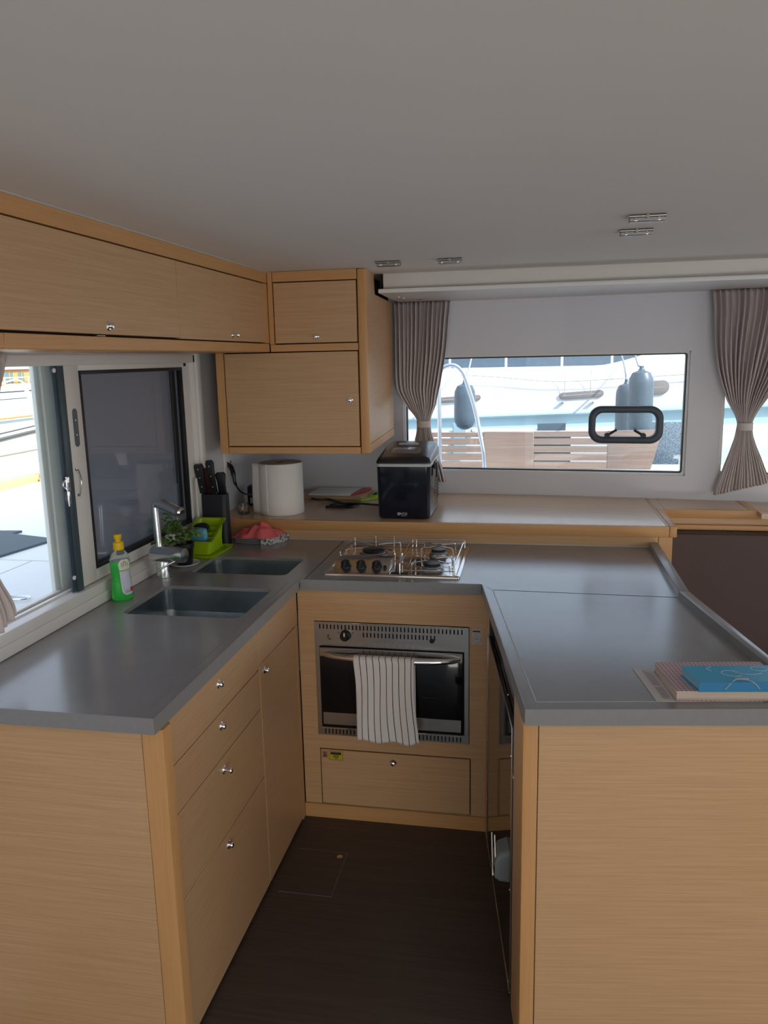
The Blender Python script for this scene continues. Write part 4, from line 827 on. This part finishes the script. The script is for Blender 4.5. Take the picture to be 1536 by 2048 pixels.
# ---------------------------------------------------------------- gas hob
hx0, hx1, hy0, hy1 = -.728, -.243, 2.617, 3.068
hb_ = thing('gas_hob', 'stainless steel three-burner gas hob with wire pot rails', 'hob', (-.485, 2.84, CT))
mb = MB(); o = rrect(hx0, hx1, hy0, hy1, .012, 4)
def HL(i, z, r=.012): return [(p[0], p[1], CT+z) for p in rrect(hx0+i, hx1-i, hy0+i, hy1-i, r, 4)]
mb.loft([HL(0, .0004), HL(.0005, .005), HL(.004, .008), HL(.012, .008), HL(.016, .003), HL(.02, .0025)]); obj('pan', mb, mat('hob_steel', (.60, .55, .52), .12, 1), hb_)
mb = MB(); mb.prism([(2.648, .9235), (2.705, .956), (2.775, .956), (2.785, .9235)], -.700, -.497, 'x', .003); cp = obj('control_box', mb, M_steel, hb_)
for k, x in enumerate((-.657, -.600, -.543)):
    mb = MB(); mb.lathe([(0, 0), (.019, 0), (.0185, .004), (.0165, .006), (.0155, .018), (.012, .020), (0, .020)], (x, 2.676, .9400), 20, (0, -.5, .87)); mb.box(x-.004, x+.004, 2.648, 2.668, .942, .963, .002, 1); obj('burner_knob', mb, M_blackpl, hb_)
mb = MB(); mb.lathe([(0, .008), (.006, .008), (.007, 0), (0, 0)], (-.513, 2.672, .9375), 12, (0, -.5, .87)); obj('igniter', mb, M_blackpl, hb_)
mb = MB(); mb.box(-.490, -.43, 2.645, 2.665, .9235, .926, .0005, 1); obj('vent_slot', mb, M_gap, hb_)
def burner(x, y, r):
    mb = MB(); mb.lathe([(0, .018), (r*.75, .018), (r*.8, .016), (r*.82, .013), (r*.95, .011), (r*.98, .006), (r, .004), (r*1.05, 0), (0, 0)], (x, y, CT+.003), 28); b1 = obj('burner', mb, mat('burner_alloy', (.25, .24, .24), .35, .8), hb_)
    mb = MB(); mb.lathe([(0, .009), (r*.70, .009), (r*.78, .006), (r*.78, 0), (0, 0)], (x, y, CT+.0212), 24); obj('burner_cap', mb, M_blackpl, b1)
BU = ((-.600, 2.900, .056), (-.352, 2.925, .036), (-.350, 2.715, .040))
for q in BU: burner(*q)
gz = CT+.042
mb = MB()
def rod(pts, r=.0023): mb.tube([(p[0], p[1], p[2] if len(p) > 2 else gz) for p in pts], r, 7)
rod([(-.705, 2.79, CT+.006), (-.705, 2.79, gz), (-.705, 3.045, gz), (-.705, 3.045, CT+.006)]); rod([(-.47, 2.79, CT+.006), (-.47, 2.79, gz), (-.47, 3.045, gz), (-.47, 3.045, CT+.006)])
rod([(-.705, 3.045, gz-.004), (-.26, 3.045, gz-.004)]); rod([(-.62, 3.045, gz+.008), (-.62, 3.045, CT+.006)]); rod([(-.545, 3.045, gz+.008), (-.545, 3.045, CT+.006)])
rod([(-.705, 3.045, gz-.02), (-.26, 3.045, gz-.02)], .002)
rod([(-.455, 2.64, CT+.006), (-.455, 2.64, gz), (-.455, 3.045, gz), (-.455, 3.045, CT+.006)]); rod([(-.262, 2.64, CT+.006), (-.262, 2.64, gz), (-.262, 3.045, gz), (-.262, 3.045, CT+.006)])
rod([(-.455, 2.64, gz-.022), (-.262, 2.64, gz-.022)], .002)
obj('pan_rail', mb, M_chrome, hb_)
for (x, y, r) in BU:
    for s1, s2 in ((-1, -1), (1, -1), (-1, 1), (1, 1)):
        mb = MB(); e = r*1.35
        mb.tube(arc([(x+s1*e*1.25, y+s2*e*.9, gz-.016), (x+s1*e*1.2, y+s2*e*.9, gz), (x+s1*r*.30, y+s2*r*.4, gz+.001)], 3, .004), .0022, 7)
        mb.tube([(x+s1*e*1.25, y+s2*e*.9, gz-.016), (x+s1*e*1.25, y+s2*e*.9, CT+.005)], .0022, 7)
        obj('pan_finger', mb, M_chrome, hb_)
# ---------------------------------------------------------------- books and papers on the peninsula
def quad(p, u, v, a, b): return None
BM_ = Matrix.Translation((.29, 1.865, CT+.0006))@Matrix.Rotation(math.radians(-80.5), 4, 'Z')  # local x = toward the viewer, local y = to the right
M_sheet = mat('sheet', (.62, .58, .57), .7); M_gink = mat('print_grey', (.16, .16, .18), .7)
pa = thing('printed_sheet', 'white printed sheet of paper lying under the pink book', 'paper', (.28, 1.8, CT))
mb = MB(); P_ = [(.243, 1.882), (.272, 1.700), (.36, 1.708), (.335, 1.888)]; mb.prism(P_, CT+.0006, CT+.0014); obj('sheet', mb, M_sheet, pa)
mb = MB(); A = Vector(P_[0]); Bv = Vector(P_[1])-A; Cn = Vector((1, .08)).normalized()
for k, off in enumerate((.020, .024, .028, .033)):
    for s0, s1 in ((.05+.03*k, .55), (.60, .93)):
        a = A+Bv*s0+Cn*off; b_ = A+Bv*s1+Cn*off; nn = Cn*.0006; mb.prism([tuple(a-nn), tuple(b_-nn), tuple(b_+nn), tuple(a+nn)], CT+.0014, CT+.0017)
obj('printed_lines', mb, M_gink, pa)
def bookM(x, y, a): return Matrix.Translation((x, y, 0))@Matrix.Rotation(a, 4, 'Z')
M_pink = bpy.data.materials.new('pink_checked_cover'); M_pink.use_nodes = True
n = M_pink.node_tree.nodes; l = M_pink.node_tree.links; b = n['Principled BSDF']; b.inputs['Roughness'].default_value = .7
tc = n.new('ShaderNodeTexCoord'); ck = n.new('ShaderNodeTexChecker'); ck.inputs['Scale'].default_value = 150; ck.inputs['Color1'].default_value = (.62, .48, .47, 1); ck.inputs['Color2'].default_value = (.38, .22, .29, 1)
mp = n.new('ShaderNodeMapping'); mp.inputs['Rotation'].default_value = (0, 0, .6); l.new(tc.outputs['Object'], mp.inputs[0]); l.new(mp.outputs[0], ck.inputs[0]); l.new(ck.outputs[0], b.inputs['Base Color'])
bk = thing('book', 'thick pink patterned book lying at the right end of the peninsula', 'book', (.42, 1.77, CT+.0014))
PB = [(.290, 1.868), (.313, 1.702), (.560, 1.738), (.535, 1.905)]
def inset(P, d):
    c_ = sum((Vector(p) for p in P), Vector((0, 0)))/len(P); return [tuple(Vector(p)+(c_-Vector(p)).normalized()*d) for p in P]
mb = MB(); mb.prism(inset(PB, .003), CT+.0028, CT+.023); obj('page_block', mb, mat('pages', (.55, .45, .36), .9, nz=((3, 3, 900), 2, .3), col2=(.45, .36, .28)), bk)
for z in (CT+.0015, CT+.0232): mb = MB(); mb.prism(PB, z, z+.0014, 'z'); obj('cover', mb, M_pink, bk)
fb = thing('notebook_box', 'bright blue notebook with white swirls and an elastic loop, on the pink book', 'notebook', (.45, 1.76, CT+.0247))
PF_ = [(.3395, 1.785), (.362, 1.702), (.585, 1.735), (.565, 1.83), (.36, 1.80)]
PF_ = [(.338, 1.795), (.360, 1.706), (.60, 1.741), (.585, 1.835)]
M_blue = mat('blue_cover', (.015, .34, .60), .35); z0 = CT+.0247
mb = MB(); mb.prism(inset(PF_, .004), z0+.0016, z0+.021); obj('page_block', mb, mat('blue_pages', (.22, .42, .50), .8), fb)
for z in (z0, z0+.0211): mb = MB(); mb.prism(PF_, z, z+.0015, 'z'); obj('cover', mb, M_blue, fb)
mb = MB(); a, b_ = Vector(PF_[1]), Vector(PF_[2]); t = (b_-a).normalized(); nn = Vector((t.y, -t.x)); mb.prism([tuple(a), tuple(b_), tuple(b_+nn*.0015), tuple(a+nn*.0015)], z0, z0+.0225); obj('spine', mb, mat('deep_blue', (.01, .17, .36), .4), fb)
M_sw = mat('white_swirl', (.55, .66, .72), .5)
for cx, cy, r, a0, a1 in ((.44, 1.765, .022, 40, 330), (.505, 1.80, .017, 0, 350), (.475, 1.79, .035, 200, 330), (.405, 1.785, .014, 100, 250)):
    mb = MB(); N = 22; pts_ = [(cx+r*math.cos(math.radians(a0+(a1-a0)*i/N)), cy+r*.75*math.sin(math.radians(a0+(a1-a0)*i/N)), z0+.0227) for i in range(N+1)]; mb.tube(pts_, .0008, 5); obj('swirl_print', mb, M_sw, fb)
mb = MB(); q = Vector((.4505, 1.7175)); z1 = z0+.0232
mb.tube([tuple(q+nn*.0035)+(z0+.008,)]+[(q.x-.004-.026, q.y-.006, z0+.006)][:0]+[(q.x, q.y, z1)], .0012, 6) if False else None
mb.tube(catmull([(.4155, 1.7115, z0+.007), (.425, 1.714, z0+.018), (.434, 1.720, z1+.001), (.440, 1.726, z1+.002), (.452, 1.728, z1+.002)]), .0014, 6); mb.tube(catmull([(.452, 1.728, z1+.002), (.462, 1.727, z1+.002), (.472, 1.722, z1), (.482, 1.722, z0+.015), (.488, 1.722, z0+.007)]), .0014, 6)
mb.box(-.014, .014, -.004, .004, -.001, .002, .001, 1, M=Matrix.Translation((.4515, 1.7285, z1+.003))@Matrix.Rotation(ang, 4, 'Z')); obj('elastic_loop', mb, mat('grey_cord', (.30, .36, .38), .6), fb)
# ---------------------------------------------------------------- curtains
def lerp(P, v):
    for (a, x), (b, y) in zip(P, P[1:]):
        if v <= b: t = (v-a)/(b-a); t = t*t*(3-2*t) if False else t; return x+(y-x)*t
    return P[-1][1]
def smooth(P, v):
    xs = [p[0] for p in P]; k = 0
    while k < len(xs)-2 and v > xs[k+1]: k += 1
    t = (v-xs[k])/(xs[k+1]-xs[k]); p = lambda i: P[max(0, min(len(P)-1, i))][1]; a, b, c, d = p(k-1), p(k), p(k+1), p(k+2)
    return .5*((2*b)+(c-a)*t+(2*a-5*b+4*c-d)*t*t+(3*b-a-3*c+d)*t**3)
def curtain(label, left, right, ztop, zbot, ztie, base, npl, zslope=0, axis='x', seed=1):
    """left / right : edge positions against height, base(x) gives the wall line"""
    rr = random.Random(seed); ph = [rr.uniform(-.5, .5) for _ in range(npl+2)]
    t = thing('curtain', label, 'curtain', (base[0], base[1], zbot), 'taupe tied curtains')
    def F(u, v):
        z = ztop+(zbot-ztop)*v; L = smooth(left, z) if False else lerpz(left, z); R = lerpz(right, z)
        zz = z+(zslope*(u-.3)*max(0, (ztie-z)) if z < ztie else 0)
        wdt = R-L; k = u*npl; i = int(k); s_ = math.sin(2*PI*k+.5*math.sin(v*5+i)+ph[i]*.5)
        amp = min(.028, .10*wdt+.004); amp *= (.75+.25*math.sin(v*3+i*1.7))
        if v < .03: s_ = math.sin(2*PI*k*1.0+2.2*(1-v/.03)*0)*.9
        x = L+wdt*u+.15*wdt/npl*math.cos(2*PI*k+v*4); d = -amp*s_-.018
        # fullness gathers in front at the tie
        d -= .012*math.sin(PI*u)*(math.exp(-((z-ztie)/.1)**2))
        if axis == 'x': return (x, base[2](x)+d-.03, zz)
        return (base[2]-d+.03, x, zz)
    me = uvgrid('drape', F, npl*10, 60, M_curtain, t, .0012)
    # heading tape
    Lt, Rt = lerpz(left, ztop), lerpz(right, ztop)
    mb = MB(); Lq, Rq = lerpz(left, ztie), lerpz(right, ztie); cx = (Lq+Rq)/2; hw = (Rq-Lq)/2+.003
    for z_, ww in ():
        pass
    loops = []
    for z_ in (ztie-.016, ztie+.016):
        if axis == 'x':
            yb = base[2](cx)-.055
            loops.append([(cx+hw*math.cos(a), yb+.030*math.sin(a), z_) for a in [2*PI*i/24 for i in range(24)]])
        else:
            loops.append([(base[2]+.055+.030*math.cos(a), cx+hw*math.sin(a), z_) for a in [2*PI*i/24 for i in range(24)]])
    mb.loft(loops, True); obj('tie_band', mb, mat('tie', (.60, .53, .52), .9), t)
    return t
def lerpz(P, z):
    P = sorted(P); 
    if z <= P[0][0]: return P[0][1]
    for (a, x), (b, y) in zip(P, P[1:]):
        if z <= b:
            t = (z-a)/(b-a); return x+(y-x)*t
    return P[-1][1]
def dense(P):  # smooth the control polygon once
    P = sorted(P); o = []
    for i in range(len(P)-1):
        for k in range(6):
            z = P[i][0]+(P[i+1][0]-P[i][0])*k/6; o.append((z, smooth(P, z)))
    o.append(P[-1]); return o
curtain('taupe pleated curtain tied at the waist behind the ice maker', dense([(1.9285, -.668), (1.85, -.664), (1.70, -.662), (1.52, -.655), (1.43, -.605), (1.375, -.563), (1.335, -.562), (1.28, -.572), (1.18, -.60), (1.06, -.63)]),
        dense([(1.93, -.400), (1.85, -.408), (1.70, -.42), (1.55, -.445), (1.44, -.470), (1.375, -.494), (1.335, -.494), (1.28, -.480), (1.18, -.450), (1.06, -.418)]), 1.9285, 1.066, 1.352, (-.53, 3.8, yw), 13, 0, 'x', 2)
curtain('taupe pleated curtain tied at the waist beside the right window', dense([(1.93, .742), (1.85, .752), (1.70, .765), (1.58, .788), (1.46, .828), (1.375, .872), (1.33, .874), (1.27, .862), (1.17, .832), (1.055, .80)]),
        dense([(1.93, 1.15), (1.85, 1.14), (1.70, 1.10), (1.58, 1.05), (1.46, .985), (1.375, .940), (1.33, .938), (1.27, .95), (1.17, .985), (1.055, 1.02)]), 1.9285, 1.055, 1.345, (.9, 3.75, yw), 17, .22, 'x', 3)
curtain('taupe curtain at the near end of the sliding window', dense([(1.70, 1.35), (1.5, 1.42), (1.38, 1.5), (1.30, 1.53), (1.22, 1.50), (1.02, 1.42)]),
        dense([(1.70, 1.80), (1.62, 1.77), (1.5, 1.70), (1.38, 1.61), (1.30, 1.595), (1.22, 1.63), (1.10, 1.685), (1.02, 1.72)]), 1.70, 1.00, 1.32, (-1.31, 1.55, -1.345), 10, .2, 'y', 4)
# ================================================================ outside
mb = MB(); mb.box(-60, 60, -40, 80, -1.4, -1.3); wt_ = struct('harbour_water', mb, mat('sea_water', (.06, .13, .15), .12, nz=((2, 2, 2), 4, .4), bump=.6, col2=(.08, .16, .18)))
wt_['kind'] = 'structure'
# own deck, seen through both windows
mb = MB(); mb.box(-3.12, -1.46, -1.5, 5.2, .80, .945, .03, 3); mb.box(-1.46, 4.5, 4.02, 5.15, .80, .985, .03, 3)
dk = struct('side_deck', mb, M_deck)
mb = MB(); mb.box(-3.11, -1.47, 2.60, 2.604, .945, .9458); mb.box(-1.86, -1.856, -1.5, 2.60, .945, .9458); obj('deck_seam', mb, mat('seam', (.45, .50, .52), .6), dk)
mb = MB(); mb.box(-3.17, -3.10, -1.5, 5.2, .90, .985, .012, 2); obj('toe_rail', mb, mat('varnished_wood', (.62, .36, .14), .4), dk)
mb = MB(); mb.prism([(-2.9, 3.35), (-2.35, 3.06), (-2.27, 3.09), (-2.28, 3.03), (-1.99, 2.92), (-2.0, 2.60), (-2.9, 2.5)][:0] or [(-2.75, 3.15), (-2.31, 3.05), (-2.22, 3.06), (-2.23, 3.00), (-1.97, 2.925), (-2.02, 2.60), (-2.6, 2.2)], .946, .955)  # thin dark sheet standing in for a shadow cast on the deck
tag(obj('deck_shadow', mb, mat('shadow_grey', (.10, .135, .155), .8)), 'dark grey sheet painted as a shadow on the white side deck outside the sliding window', 'shadow')
cl = thing('deck_cleat', 'small chrome lifting handle on the side deck outside the sliding window', 'cleat', (-1.6, 2.14, .945))
mb = MB(); mb.box(-.028, .028, -.016, .016, 0, .004, .001, 1, M=Matrix.Translation((-1.60, 2.145, .9455))@Matrix.Rotation(.5, 4, 'Z')); obj('base_plate', mb, M_ss, cl)
mb = MB(); mb.tube([Vector((-1.595, 2.135, .953))+Vector((.045*math.cos(a), .022*math.sin(a), 0)) for a in [i*PI/10 for i in range(20)]], .003, 7, True); obj('ring', mb, M_ss, cl)
stn = thing('stanchion', 'white guardrail stanchion at the edge of the side deck on the left', 'stanchion', (-3.06, 4.5, .945))
mb = MB(); mb.tube(catmull([(-3.06, 4.50, .99), (-3.065, 4.50, 1.15), (-3.07, 4.49, 1.3), (-3.08, 4.475, 1.42), (-3.10, 4.45, 1.55)]), .014, 10); obj('tube', mb, M_hull, stn)
mb = MB(); mb.lathe([(0, 0), (.035, 0), (.035, .02), (.018, .03), (.018, .06), (0, .06)], (-3.06, 4.50, .9455), 16); obj('socket', mb, M_ss, stn)
# inverted-U guardrail outside the back window
ar = thing('guard_rail', 'polished inverted-U stainless rail standing on the deck outside the back window', 'railing', (-.42, 4.7, .985))
mb = MB(); mb.tube(catmull([(-.553, 4.7, .986), (-.5535, 4.7, 1.2), (-.555, 4.7, 1.45), (-.553, 4.7, 1.56), (-.530, 4.7, 1.607), (-.475, 4.7, 1.622), (-.431, 4.7, 1.597), (-.400, 4.7, 1.54), (-.343, 4.7, 1.36), (-.300, 4.7, 1.15), (-.290, 4.7, 1.08), (-.286, 4.7, .986)], 8), .0125, 12); obj('rail_tube', mb, M_ss, ar)
for x in (-.553, -.286): mb = MB(); mb.lathe([(0, 0), (.035, 0), (.034, .012), (.018, .03), (0, .03)], (x, 4.7, .9855), 18); obj('base_flange', mb, M_ss, ar)
# slotted teak gangway standing on edge
gw = thing('gangway', 'slotted teak gangway board standing on its edge outside the back window', 'gangway', (.05, 4.9, .99))
GM = None
gx0, gx1 = -.70, .735
for k, (za, zb_) in enumerate(((.9865, 1.028), (1.037, 1.078), (1.087, 1.125), (1.134, 1.172))):
    for xa, xb in ((gx0, -.305), (.0, .435)):
        mb = MB(); mb.box(xa, xb, 4.89, 4.912, za, zb_, .002, 1); obj('slat', mb, M_teak, gw)
mb = MB(); mb.box(gx0, -.305, 4.89, 4.912, 1.181, 1.21, .002, 1); obj('slat', mb, M_teak, gw)
mb = MB(); mb.box(.0, .435, 4.89, 4.912, 1.181, 1.214, .002, 1); obj('slat', mb, M_teak, gw)
mb = MB(); mb.box(-.02, .22, 4.9125, 4.925, .99, 1.20, .001, 1); obj('dark_slot_backing', mb, mat('slot_backing_brown', (.06, .045, .04), .7), gw)  # dark board added behind the slots so they show dark
mb = MB(); mb.box(-.305, .0, 4.888, 4.914, .9865, 1.213, .003, 1); obj('solid_panel', mb, M_teak, gw)
mb = MB(); mb.prism([(.435, .9865), (.688, .9865), (.745, 1.222), (.435, 1.216)], 4.888, 4.914, 'y', .003); obj('solid_panel', mb, M_teak, gw)
# neighbouring yacht
ny = thing('neighbour_yacht', 'large white yacht moored alongside, filling the back window', 'boat', (0, 9, -.9))
def yprof(x): # sheer height
    return 1.535+(.0 if x < .65 else .30*(x-.65)**1.35 if x < 1.6 else .278+.12*(x-1.6))
xs = [-4.9+.25*i for i in range(12)]+[-1.9+.1*i for i in range(45)]+[2.7+.3*i for i in range(16)]
def hullstrip(pts, name, m):
    mb = MB(); F = [[mb.bm.verts.new((x, yy(x) if callable(yy) else yy, zz(x) if callable(zz) else zz)) for (yy, zz) in pts] for x in xs]
    for A, B in zip(F, F[1:]):
        for k in range(len(pts)-1): mb.bm.faces.new((A[k], B[k], B[k+1], A[k+1]))
    bmesh.ops.recalc_face_normals(mb.bm, faces=mb.bm.faces); bmesh.ops.solidify(mb.bm, geom=list(mb.bm.faces), thickness=.01); return obj(name, mb, m, ny, 50)
zc = lambda x: 1.135+.03*x; zl = lambda x: .965+.014*x
hullstrip([(9.6, lambda x: yprof(x)+.03), (7.62, lambda x: yprof(x)), (7.56, lambda x: yprof(x)-.03), (7.5, lambda x: yprof(x)-.15), (7.48, lambda x: 1.25), (7.5, lambda x: zc(x))], 'topsides', M_hull)
hullstrip([(7.501, lambda x: zc(x)), (7.56, lambda x: zc(x)-.02), (7.56, lambda x: zl(x)+.03)], 'undercut_shade', mat('shade_pale_blue', (.34, .50, .56), .35))  # pale blue paints the shade under the hull's undercut
hullstrip([(7.56, lambda x: zl(x)+.029), (7.46, lambda x: zl(x)+.02), (7.45, lambda x: zl(x)), (7.47, .80), (7.7, -1.35)], 'lower_hull', mat('lower_hull_white', (.72, .75, .78), .3))
mb = MB(); mb.box(-9, 7, 7.455, 7.49, .985, .99); 
mb.bm.free()
M_tint = mat('tinted_glass', (.035, .06, .085), .15, nz=((20, 20, 20), 4, .3), col2=(.06, .09, .12))
mb = MB(); mb.prism([(8.6, 1.50), (8.9, 2.1), (11, 2.1), (11, 1.50)], -4.5, 6.2, 'x'); obj('deckhouse_window_band', mb, M_tint, ny)
mb = MB(); mb.prism([(8.7, 2.1), (8.8, 2.3), (11, 2.35), (11, 2.1)], -4.6, 6.3, 'x'); obj('deckhouse_roof', mb, M_hull, ny)
for x in (-1.86, -1.3, -.80, -.27, .245, .695, 1.05, 1.5, 2.0):
    mb = MB(); z = yprof(x); mb.tube([(x, 7.66, z-.01), (x, 7.66, z+.62)], .011, 8); obj('stanchion', mb, M_hull, ny)
for dz in (.30, .60):
    mb = MB(); mb.tube([(x, 7.66, yprof(x)+dz) for x in [-3+.5*i for i in range(16)]], .004, 6); obj('guard_wire', mb, M_ss, ny)
mb = MB(); mb.tube(catmull([(-.62, 7.47, 1.50), (-.3, 7.46, 1.475), (.2, 7.455, 1.43), (.8, 7.455, 1.45), (1.3, 7.455, 1.475), (2.2, 7.455, 1.5)]), .005, 6); obj('mooring_line', mb, mat('rope', (.42, .42, .42), .8), ny)
M_pl = mat('portlight_shade', (.20, .17, .155), .3); M_plr = mat('portlight_rim', (.34, .31, .30), .3)
for x0, x1, z0, z1 in ((.222, .617, 1.264, 1.327), (-.887, -.492, 1.244, 1.296), (.90, 1.180, 1.29, 1.415), (-2.1, -1.7, 1.23, 1.28)):
    mb = MB(); mb.prism([(p[0], p[1]+(p[0]-x0)*.06) for p in rrect(x0, x1, z0, z1, (z1-z0)*.49, 7)], 7.468, 7.49, 'y', .002); pl_ = obj('portlight', mb, M_pl, ny)
    mb = MB(); zm = (z0+z1)/2; mb.prism([(x0+.03, zm-.004+.002), (x1-.03, zm-.004+(x1-x0)*.06), (x1-.03, zm+.002+(x1-x0)*.06), (x0+.03, zm+.008)], 7.4665, 7.469, 'y'); obj('portlight_bar', mb, M_plr, pl_)
mb = MB(); mb.prism([(.03, .985), (.285, .985), (.285, 1.052), (.03, 1.047)], 7.445, 7.47, 'y'); obj('hull_window', mb, M_tint, ny)
mb = MB()
for x, z in ((.27, 1.30), (.50, 1.32)): mb.tube([(x, 7.47, z), (x, 7.47, 1.53)], .0035, 5)
obj('hull_line', mb, mat('grey_line', (.35, .35, .36), .6), ny)
for x in (.25, .52):
    mb = MB(); mb.box(x-.02, x+.02, 7.465, 7.48, 1.232, 1.238); mb.lathe([(0, .006), (.006, .004), (.008, 0)], (x, 7.466, 1.242), 10, (0, -1, 0)); obj('hull_fitting', mb, M_ss, ny)
mb = MB(); mb.box(.98, 1.42, 7.40, 7.44, .60, 1.062, .02, 2); obj('boarding_net', mb, mat('dark_net', (.05, .08, .11), .8, nz=((80, 80, 80), 3, .1), col2=(.20, .25, .30)), ny)
mb = MB(); mb.lathe([(0, -.03), (.02, -.025), (.032, 0), (.02, .025), (0, .03)], (-.49, 7.40, .975), 14, (1, 0, 0)) if False else mb.lathe([(0, 0), (.03, 0), (.034, .01), (.02, .03), (0, .036)], (-.575+.0, 7.44, .97), 14, (0, -1, 0)); obj('hull_fitting', mb, M_ss, ny)
mb = MB(); mb.box(-.755, -.62, 7.43, 7.452, .75, 1.06, .01, 1); obj('hull_recess', mb, mat('recess_blue', (.30, .45, .52), .5), ny)
# fenders
M_fen = mat('navy_fender', (.035, .06, .085), .4, nz=((60, 60, 60), 3, .3), col2=(.055, .085, .115))
def fender(label, x, z0, z1, r, y=6.9, tilt=0):
    t = thing('boat_fender', label, 'fender', (x, y, z0), 'dark blue fenders')
    L = z1-z0; pr_f = [(0, 0), (r*.35, .004), (r*.75, r*.3), (r*.97, r*.75), (r, r*1.2), (r, L-r*1.2), (r*.96, L-r*.75), (r*.72, L-r*.25), (r*.3, L-.008), (r*.18, L+.01), (r*.18, L+.03), (0, L+.03)]
    mb = MB(); mb.lathe(pr_f, (x, y, z0), 28); obj('fender_body', mb, M_fen, t)
    mb = MB(); mb.tube([(x, y, z1+.02), (x+.01, y+.3, 1.56), (x+.012, y+.72, 1.70)], .008, 7); obj('rope', mb, mat('fender_rope', (.25, .27, .30), .8), t)
    return t
fender('dark blue fender seen behind the stainless rail, left in the back window', -.592, 1.045, 1.445, .093)
fender('dark blue fender above the black port ring, right in the back window', .865, .98, 1.535, .102)
fender('pale fender half hidden behind the right-hand dark blue fender', .775, .93, 1.42, .085, 7.15)
# second neighbour, quay and wheelhouse boat on the left
qw = thing('quay_wall', 'weathered concrete quay wall seen through the open sliding window', 'wall', (-15, 20, -1.3))
mb = MB(); mb.prism([(-5, -1.35), (60, -1.35), (60, -.10), (20.5, -.125), (18.5, -.24), (-5, -.5)], -16.5, -14, 'x'); obj('concrete', mb, mat('concrete', (.60, .57, .48), .9, nz=((2, 1.2, 3), 6, .25), col2=(.38, .36, .30), bump=.4), qw)
for z, r in ((-.10, .035), (.04, .022)):
    mb = MB(); mb.tube([(-13.95, -5, z-.30), (-13.95, 18.5, z-.15), (-13.95, 20.5, z-.04), (-13.95, 60, z)], r, 8); obj('quay_pipe', mb, mat('dark_pipe', (.07, .08, .08), .6), qw)
mb = MB(); mb.box(-14.03, -13.98, -5, 60, -.70, -.67); obj('cast_joint', mb, mat('joint_brown_grey', (.22, .20, .17), .9), qw)  # darker line along the quay face
wb = thing('wheelhouse_boat', 'white motor boat with varnished wooden wheelhouse windows, far left', 'boat', (-27, 35, -1.3))
mb = MB(); L = []
for i in range(19):
    y = 24+24*i/18; q = abs(i/9-1)**3; L.append([(-24.6-1.6*q, y, .50+.5*q), (-24.75-1.8*q, y, -.5), (-25.3-1.6*q, y, -1.35), (-28.5+1.2*q, y, -1.35), (-29.2+1.4*q, y, -.5), (-29.4+1.6*q, y, .5+.5*q)])
mb.loft(L); obj('hull', mb, M_hull, wb)
M_var = mat('varnished_mahogany', (.50, .20, .06), .35, nz=((3, 3, 30), 3, .3), col2=(.60, .28, .10))
for z, r, mm in ((-.78, .05, M_var), (.12, .02, M_ringp), (.46, .03, M_ringp)):
    mb = MB(); mb.tube([(-24.58-1.6*abs(i/9-1)**3-.02+(z-.5)*.15, 24+24*i/18, z+.4*abs(i/9-1)**3) for i in range(19)], r, 7); obj('hull_strake', mb, mm, wb)
mb = MB(); mb.prism([(29, .5), (44, .5), (42, .80), (30, .72)], -28.4, -24.98, 'x', .05); obj('cabin_trunk', mb, M_hull, wb)
mb = MB(); mb.box(-28.2, -25.0, 33.2, 36.45, .66, 1.50, .04, 2); whs = obj('wheelhouse', mb, M_var, wb)
M_wg = mat('wheelhouse_glass', (.10, .17, .18), .1)
for y0, y1 in ((33.3, 34.1), (34.38, 35.05), (35.43, 35.90)):
    mb = MB(); mb.box(-25.01, -24.97, y0, y1, .84, 1.37, .02, 1); wn = obj('wheelhouse_window', mb, M_wg, whs)
    mb = MB(); mb.box(-24.965, -24.945, (y0+y1)/2-.025, (y0+y1)/2+.025, .84, 1.37); obj('glazing_bar', mb, M_var, whs)
mb = MB(); mb.box(-28.5, -24.8, 33.0, 36.9, 1.50, 1.60, .04, 2); obj('wheelhouse_roof', mb, M_hull, wb)
mb = MB(); mb.box(-26.5, -26.0, 35.0, 35.8, 1.60, 1.85, .03, 1); obj('roof_box', mb, M_frame, wb)
for i in range(13):
    y = 25+1.8*i; mb = MB(); mb.tube([(-24.7-1.2*abs((y-36)/12)**3, y, .5), (-24.7-1.2*abs((y-36)/12)**3, y, 1.15)], .03, 6); obj('rail_post', mb, M_hull, wb)
for z in (.80, 1.12): mb = MB(); mb.tube([(-24.7-1.2*abs((y-36)/12)**3, y, z) for y in [25+1.8*i for i in range(13)]], .022, 6); obj('hand_rail', mb, M_hull, wb)
mb = MB(); mb.tube([(-24.6, 33.4, .85), (-24.5, 34.6, 1.05), (-24.4, 36.6, .25)], .04, 6); obj('boarding_rail', mb, M_hull, wb)
# cockpit floor behind the camera, and an unseen roof added to keep sun out
mb = MB(); mb.box(-1.6, 3.5, -6, -2.46, -.1, 0, .01, 1); struct('cockpit_floor', mb, M_deck)
mb = MB(); mb.box(-2.2, 4.2, -5.6, -2.3, 2.12, 2.2, .02, 2); mb.box(-1.5, 3.6, -2.3, 4.1, 2.07, 2.16, .02, 2); struct('shading_roof', mb, M_hull)
